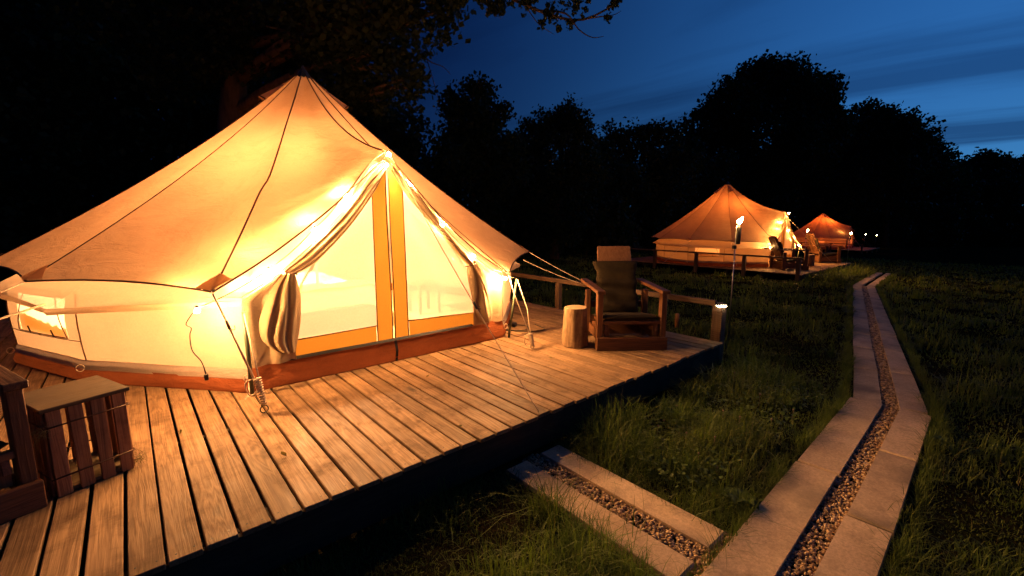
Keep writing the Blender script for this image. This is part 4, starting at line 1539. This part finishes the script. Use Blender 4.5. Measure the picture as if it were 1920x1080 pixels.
dk = [
    # name, base px, dist, lobes(px,py,rp), leaf count, leaf size, label
    (-120, 17, [(-150, 120, 220), (0, 60, 190), (-60, 300, 170), (60, 240, 140), (-20, 440, 120)], 26000, .26, 'dense black tree filling the far left edge'),
    (150, 19, [(150, 60, 170), (230, 180, 150), (120, 280, 150), (280, 20, 150), (200, 360, 120), (90, 420, 90), (60, 130, 110)], 28000, .26, 'dense dark tree left of the thick trunk, above the tent slope'),
    (360, 21, [(370, 120, 140), (330, 260, 130), (440, 250, 120), (500, 150, 110), (420, 380, 110), (520, 300, 110)], 24000, .26, 'dark leafy tree directly behind the thick trunk'),
    (640, 20, [(640, 260, 90), (600, 330, 100), (720, 310, 85), (690, 230, 62), (760, 240, 52), (560, 220, 80), (760, 370, 90), (650, 400, 80)], 26000, .20, 'dark bushy tree behind the right slope of the near tent'),
    (885, 21, [(890, 190, 28), (870, 225, 42), (915, 215, 34), (900, 270, 62), (850, 300, 60), (940, 310, 60), (880, 380, 80), (905, 168, 14), (850, 200, 20)], 22000, .17, 'pointed dark tree just right of the bright door top lamp'),
    (1040, 24, [(1060, 222, 24), (1080, 230, 26), (1035, 238, 28), (1095, 255, 24), (1000, 240, 22), (1040, 300, 70), (990, 310, 55), (1090, 320, 55), (1050, 390, 80)], 22000, .17, 'rounded dark shrub with upright shoots in the middle background'),
    (1190, 34, [(1180, 262, 26), (1215, 258, 24), (1150, 272, 20), (1245, 255, 24), (1200, 320, 62), (1140, 330, 55), (1255, 320, 60), (1190, 390, 70)], 20000, .24, 'low hedge tree with a jagged top left of the tall tree'),
    (1430, 66, [(1470, 165, 60), (1420, 180, 58), (1370, 205, 55), (1520, 185, 52), (1545, 175, 30), (1330, 240, 48), (1300, 275, 40), (1440, 260, 90), (1360, 300, 70), (1520, 270, 62), (1545, 235, 40), (1400, 360, 90), (1490, 120, 18), (1440, 128, 22), (1395, 148, 20)], 52000, .52, 'tallest round crowned tree black against the blue sky'),
    (1660, 72, [(1625, 215, 27), (1660, 240, 44), (1700, 258, 44), (1600, 260, 42), (1735, 285, 28), (1650, 320, 80), (1720, 330, 48), (1590, 340, 70)], 34000, .52, 'broad dark tree right of the tallest tree'),
    (1840, 95, [(1850, 312, 34), (1820, 322, 30), (1885, 318, 26), (1790, 330, 26), (1775, 300, 10), (1850, 370, 60), (1770, 370, 50), (1915, 350, 40)], 26000, .62, 'low distant trees at the right under the clouds'),
    (1990, 100, [(1925, 310, 14), (1960, 325, 34), (2010, 320, 40), (1960, 380, 60), (2060, 340, 60)], 14000, .65, 'distant dark trees running out of the right edge'),
]
dk += [
    (962, 27, [(965, 275, 40), (950, 330, 70), (990, 350, 70), (960, 400, 70)], 14000, .19, 'dark filler tree between the pointed tree and the shrub with shoots'),
    (1125, 31, [(1125, 292, 34), (1110, 340, 60), (1150, 350, 60), (1130, 400, 60)], 14000, .22, 'dark bush in the dip left of the low hedge tree'),
    (1290, 48, [(1285, 285, 34), (1270, 330, 56), (1315, 345, 60), (1290, 390, 60)], 16000, .36, 'dark bush at the left foot of the tallest tree'),
    (1500, 82, [(1480, 330, 70), (1540, 320, 62), (1580, 350, 60), (1430, 350, 70), (1520, 390, 70), (1350, 350, 60)], 26000, .62, 'dark wood closing the gap under the tallest tree'),
    (1760, 88, [(1745, 330, 46), (1790, 350, 36), (1700, 350, 60), (1760, 390, 60)], 16000, .62, 'dark thicket joining the broad tree to the low distant trees'),
]
for q_ in dk:
    if q_[0] == 1040: q_[2].extend([(1003 + 11 * k_, 232 - 16 * math.sin(k_ * 1.3) - (14 if 3 < k_ < 8 else 0), 6.5, 3.0) for k_ in range(10)])
    if q_[0] == 1190: q_[2].extend([(1132 + 13 * k_, 248 - 9 * math.sin(k_ * 1.9), 5.5, 3.0) for k_ in range(12)])
    if q_[0] == 885: q_[2].extend([(878, 165, 8, 2.2), (900, 150, 9, 1.6), (922, 165, 9, 1.4), (845, 175, 8, 1.8), (945, 205, 10, 1.5)])
for bx, dist, lbs, n, ls, lab in dk:
    b = gpt(bx, dist)
    hs = [lobe(q_[0], q_[1], dist + random.uniform(-.06, .06) * dist * .5, q_[2], (1, 1, q_[3] if len(q_) > 3 else 1)) for q_ in lbs]
    tree('background_tree', b, hs, n, ls, .16 + dist * .004, lab, 'tree', 'dark trees round the meadow', clump=ls * 1.5, shell=.35, trunk_top=tuple(hs[0][0]))

# unbroken undergrowth along the meadow edge
hedges = [(60, 22, 100), (250, 24, 100), (450, 24, 95), (640, 24, 100), (800, 24, 95), (960, 25, 95), (1100, 28, 80), (1230, 36, 70), (1330, 62, 62), (1440, 68, 60), (1540, 70, 60), (1640, 74, 60), (1740, 78, 58), (1840, 92, 55), (1940, 92, 55)]
places = ['at the far left edge', 'below the thick trunk, left', 'behind the near tent slope', 'behind the near tent peak', 'behind the near tent door', 'behind the near deck railing', 'behind the lounge chair',
          'left of the middle tent', 'behind the middle tent, left half', 'behind the middle tent, right half', 'behind the far small tent', 'right of the farthest torches', 'on the dark right side of the meadow', 'below the distant low trees', 'at the far right edge']
for (bx, dist, rp), pl in zip(hedges, places):
    b = gpt(bx, dist)
    gy = 410 + (1.8 - b[2]) / dist * 835
    ls_ = [lobe(bx + ox, gy - hgt, dist, rr) for ox, hgt, rr in ((-rp * .5, rp * .35, rp * .55), (rp * .5, rp * .4, rp * .55), (0, rp * .8, rp * .5), (-rp * .4, rp * 1.05, rp * .38), (rp * .45, rp * 1.0, rp * .40))]
    tree('shrub', b, ls_, 9000, .14 + dist * .0055, .06 + dist * .001, 'black leafy shrub ' + pl, 'shrub', 'shrubs along the meadow edge', clump=.2 + dist * .008, shell=.3)


# ================================================================ grass
def seg_dist(px, py, a, b):
    ax, ay = a; bx_, by_ = b
    dx, dy = bx_ - ax, by_ - ay
    t = np.clip(((px - ax) * dx + (py - ay) * dy) / (dx * dx + dy * dy), 0, 1)
    return np.hypot(px - ax - t * dx, py - ay - t * dy)


def grass_area(n, rmin, rmax, hmin, hmax, wmul, power=1.0):
    """blades spread over the meadow in front of the viewer, thinner further out"""
    u = rng.random(n)
    r_ = rmin * (rmax / rmin) ** u
    th = rng.uniform(-R(56), R(60), n)
    lx = r_ * np.sin(th); ly = r_ * np.cos(th)
    x = RT[0] * lx + FW[0] * ly; y = RT[1] * lx + FW[1] * ly
    keep = ~((x > NX0) & (x < NX1 + .12) & (y > NY0 - .02) & (y < NY1))
    keep &= ~((x > D2[0] - .1) & (x < D2[1] + .1) & (y > D2[2]) & (y < D2[3]))
    keep &= ~((x > D3[0] - .1) & (x < D3[1] + .1) & (y > D3[2]) & (y < D3[3]))
    dm = np.min([seg_dist(x, y, a, b) for a, b in zip(MAIN[:-1], MAIN[1:])], 0)
    ds = seg_dist(x, y, (2.15, 2.6), (2.15, .95))
    keep &= (dm > rng.uniform(.285, .40, n)) & (ds > rng.uniform(.22, .29, n))
    # bare soil under the deck edge in the foreground
    bare = np.clip(1.0 - ((x - 1.2) / 1.0) ** 2 - ((y - 1.75) / .55) ** 2, 0, 1)
    keep &= rng.random(n) > bare * .55
    x, y, r_, dm = x[keep], y[keep], r_[keep], dm[keep]
    n = len(x)
    pat = np.sin(x * 2.1 + 1.3 * np.sin(y * 1.7)) * np.sin(y * 2.4 + 1.1 * np.sin(x * 1.3)) + .6 * np.sin(x * 5.3 + y * 3.1) * np.sin(y * 4.7 - x * 2.2)
    tall = np.clip(.50 + .62 * pat, .10, 1.35)
    # tall tuft along the deck edge and between deck and path
    tall *= 1 + .9 * np.exp(-((y - 2.05) / .22) ** 2) * ((x > 2.6) & (x < 5.6)) + .5 * np.exp(-((x - 3.4) / .7) ** 2 - ((y - 1.7) / .35) ** 2)
    tall *= np.where(dm < .5, .62, 1.0)
    h = (hmin + (hmax - hmin) * rng.random(n) ** 1.6) * tall
    h = np.maximum(h, .025)
    wd_ = wmul * (.0016 + .0017 * rng.random(n)) * np.clip(r_ / 3.0, .9, 12)
    return x, y, h, wd_


def blades(x, y, h, wd_, mat, name, lean=.55, head=False):
    n = len(x)
    az = rng.uniform(0, 6.2832, n)
    ln = h * np.abs(rng.normal(0, lean, n))
    dx, dy = np.cos(az), np.sin(az)
    sx, sy = -dy, dx
    z0 = gz(x) - .02
    pts = []
    for t, wk in ((0, 1.0), (.4, .85), (.75, .5)):
        cx_ = x + dx * ln * t ** 2; cy_ = y + dy * ln * t ** 2; cz_ = z0 + h * (t - .18 * t * t * np.clip(ln / h, 0, 2))
        for s_ in (-1, 1):
            pts.append(np.stack([cx_ + sx * wd_ * wk * s_, cy_ + sy * wd_ * wk * s_, cz_], -1))
    pts.append(np.stack([x + dx * ln, y + dy * ln, z0 + h * (1 - .30 * np.clip(ln / h, 0, 2))], -1))
    Vv = np.stack(pts, 1).reshape(-1, 3)
    f = np.array([(0, 1, 3), (0, 3, 2), (2, 3, 5), (2, 5, 4), (4, 5, 6)])
    Ff = (f[None] + (np.arange(n) * 7)[:, None, None]).reshape(-1, 3)
    o = link(bpy.data.objects.new(name, mesh_np(name, Vv, Ff, mat)))
    return o


g1 = grass_area(300000, 1.15, 40, .06, .24, 1.0)
# extra tufts: clumps of long blades
tx = []; ty = []; th_ = []; tw = []
tufts = [(1.80, 1.72, .30, 190), (1.62, 1.42, .16, 90), (2.75, 1.95, .30, 120), (3.15, 2.05, .34, 150), (3.6, 1.85, .28, 160), (4.1, 2.0, .30, 150), (4.6, 2.05, .32, 130), (5.0, 1.9, .30, 130), (3.3, 1.55, .24, 150), (2.9, 1.4, .2, 130), (5.6, 2.1, .28, 120),
         (1.85, .88, .17, 120), (1.72, 1.05, .18, 150), (1.55, .95, .16, 150), (6.1, 2.5, .22, 100), (4.0, 1.5, .22, 120), (4.7, 1.4, .22, 140)]
for k_ in range(260):
    r_ = random.uniform(2, 26); a = random.uniform(-.2, 1.0)
    lx = r_ * math.sin(a); ly = r_ * math.cos(a)
    tufts.append((RT[0] * lx + FW[0] * ly, RT[1] * lx + FW[1] * ly, random.uniform(.16, .34), random.randint(20, 50)))
# lit long grass by the middle deck
for k_ in range(70):
    tufts.append((random.uniform(17.5, 24.6), random.uniform(4.05, 4.95), random.uniform(.3, .6), 40))
for cx_, cy_, hh, n in tufts:
    if NX0 < cx_ < NX1 + .05 and NY0 - .1 < cy_ < NY1: continue
    if D2[0] - .2 < cx_ < D2[1] + .1 and D2[2] - .05 < cy_ < D2[3]: continue
    dm = min(float(seg_dist(np.array(cx_), np.array(cy_), a, b)) for a, b in zip(MAIN[:-1], MAIN[1:]))
    if dm < .38: continue
    s_ = .035 + .1 * hh
    tx.append(rng.normal(cx_, s_, n)); ty.append(rng.normal(cy_, s_, n)); th_.append(hh * rng.uniform(.45, 1.1, n))
    tw.append(np.full(n, .0026) * max(1, math.hypot(cx_, cy_) / 4.5))
# blades hanging over the slab edges
for a, b, off, n_, side in [((.9, .525), (5.36, .69), .37, 2600, 1), ((.9, .525), (5.36, .69), .37, 2600, -1), ((5.36, .69), (17.7, 3.33), .36, 5200, 1), ((5.36, .69), (17.7, 3.33), .36, 5200, -1), ((17.7, 3.33), (24.8, 4.02), .34, 1500, 1), ((17.7, 3.33), (24.8, 4.02), .34, 1500, -1),
                        ((2.15, 2.25), (2.15, 1.0), .285, 900, 1), ((2.15, 2.25), (2.15, 1.0), .285, 900, -1)]:
    a = np.array(a); b = np.array(b); t_ = (b - a) / np.linalg.norm(b - a); nn_ = np.array([-t_[1], t_[0]]) * side
    u_ = rng.random(n_)
    clmp = .5 + .5 * np.sin(u_ * np.linalg.norm(b - a) * 5.1 + off * 40 + side) * np.sin(u_ * np.linalg.norm(b - a) * 2.3 + side)
    p_ = a + np.outer(u_, b - a) + np.outer(off - .03 + np.abs(rng.normal(0, .04, n_)) - .04 * clmp, nn_)
    tx.append(p_[:, 0]); ty.append(p_[:, 1]); th_.append(rng.uniform(.05, .17, n_) * (.5 + .7 * clmp))
    tw.append(.0018 * np.clip(np.hypot(p_[:, 0], p_[:, 1]) / 3.5, 1, 6))
for cx_, cy_, hh, n in [(5.38, .375, .17, 120), (5.62, .43, .20, 110), (5.12, .365, .14, 90), (5.9, .50, .16, 80), (4.3, .335, .12, 60), (3.4, .30, .13, 70), (2.75, .985, .15, 80), (3.3, .99, .16, 90), (4.0, 1.02, .17, 100), (4.8, 1.06, .18, 110), (5.5, 1.10, .18, 110), (6.6, 1.33, .18, 90)]:
    tx.append(rng.normal(cx_, .075, n)); ty.append(rng.normal(cy_, .03, n)); th_.append(hh * rng.uniform(.4, 1.15, n)); tw.append(np.full(n, .0024))
X = np.concatenate([g1[0]] + tx); Y = np.concatenate([g1[1]] + ty); HH = np.concatenate([g1[2]] + th_); WW = np.concatenate([g1[3]] + tw)
keep = ~((X > 1.82) & (X < 2.43) & (Y > .94) & (Y < 2.25) & (rng.random(len(X)) < .8)) & ~((X > NX0) & (X < NX1) & (Y > NY0))
go = blades(X[keep], Y[keep], HH[keep], WW[keep], M_GRASS, 'grass', .85)
tag(go, 'rough dark grass covering the meadow beside deck and path', 'grass', kind='stuff')
# seed stems and dry stalks
gs = grass_area(1700, 1.5, 24, .22, .46, .5)
sel = slice(None)
do = blades(gs[0], gs[1], np.maximum(gs[2], .16), gs[3] * .6, M_DRY, 'dry_stems', .45)
tag(do, 'thin dry seed stems standing in the grass', 'stems', kind='stuff')
# clover: small round leaves and pale heads in the patch before the deck
n = 1500
cx_ = rng.uniform(2.6, 5.2, n); cy_ = rng.uniform(1.15, 2.1, n)
hz_ = rng.uniform(.03, .11, n); s_ = rng.uniform(.008, .017, n)
tt = rng.normal(0, .35, (n, 2))
ang = np.linspace(0, 6.2832, 7)[:-1]
Vv = np.stack([np.stack([cx_ + s_ * np.cos(a), cy_ + s_ * np.sin(a), hz_ + s_ * (np.cos(a) * tt[:, 0] + np.sin(a) * tt[:, 1])], -1) for a in ang], 1).reshape(-1, 3)
base_i = (np.arange(n) * 6)[:, None]
Ff = np.concatenate([base_i + np.array([[0, 1, 2, 3]]), base_i + np.array([[0, 3, 4, 5]])])
co = link(bpy.data.objects.new('clover', mesh_np('clover', Vv, Ff, M_BROAD)))
tag(co, 'small round clover leaves in the grass before the deck', 'clover', kind='stuff')
mb = MB()
for k_ in range(16):
    x, y = random.uniform(2.9, 5.0), random.uniform(1.2, 2.0)
    h = random.uniform(.05, .13)
    mb.tube([(x, y, 0), (x + .01, y, h)], .0012, 3); mb.ball((x + .01, y, h), .008, 7, 5)
fo = mb.build('clover_flowers', principled('clover_head', (.22, .15, .10), .8))
tag(fo, 'pale clover flower heads dotted in the grass', 'flowers', kind='stuff')


# broad-leaved weed at the path junction
def weed(loc, label, n, L, seed):
    random.seed(seed)
    root = thing('leafy_weed', loc, 0, label, 'weed', 'broad leaved weeds beside the path')
    for k_ in range(n):
        a = 6.2832 * k_ / n + random.uniform(-.3, .3)
        l = L * random.uniform(.7, 1.15); el = random.uniform(.25, .8)
        P = []
        for i_ in range(7):
            t = i_ / 6
            w_ = .34 * l * math.sin(math.pi * min(1, t * .93 + .07)) * (1 + .15 * math.sin(t * 16))
            z = .015 + l * (math.sin(el) * t - .55 * t * t)
            rr = l * math.cos(el) * t
            c, s_ = math.cos(a), math.sin(a)
            P.append([(c * rr - s_ * w_ * v, s_ * rr + c * w_ * v, max(.006, z + .02 * abs(v))) for v in (-1, 0, 1)])
        mb = MB(); mb.grid(P); mb.build('leaf', M_BROAD, root, True)
    return root


weed((2.78, 1.02, .02), 'broad green leaves growing at the path junction', 9, .14, 3)
weed((4.75, .28, .02), 'small leafy weed overhanging the right edge of the path', 5, .10, 5)

# a few dry leaves and chips blown onto the deck
def lf(k_):
    mb = MB()
    L = .013 + .004 * (k_ % 3)
    P = []
    for i_ in range(6):
        t = i_ / 5
        w_ = .42 * L * math.sin(math.pi * (t * .94 + .03))
        P.append([(t * L * 2 - L, w_ * v, .004 + .010 * abs(v) * (1 + k_ % 2) + .010 * t * t) for v in (-1, 0, 1)])
    mb.grid(P)
    o = mb.build('fallen_leaf', M_DRY, None, True)
    return o


for k_, (x, y, lab) in enumerate([(2.05, 3.62, 'tiny dry leaf on the deck in front of the tent door'), (.62, 2.95, 'tiny dry leaf on the deck below the left rope anchor'), (3.35, 3.25, 'tiny dry leaf on the deck left of the log stump'), (.15, 3.75, 'tiny dry leaf on the deck right of the slatted crate'), (1.7, 2.55, 'tiny dry leaf near the front edge of the near deck')]):
    o = lf(k_)
    tag(o, lab, 'leaf', 'dry leaves blown onto the near deck')
    o.location = (x, y, .302); o.rotation_euler.z = k_ * 2.4
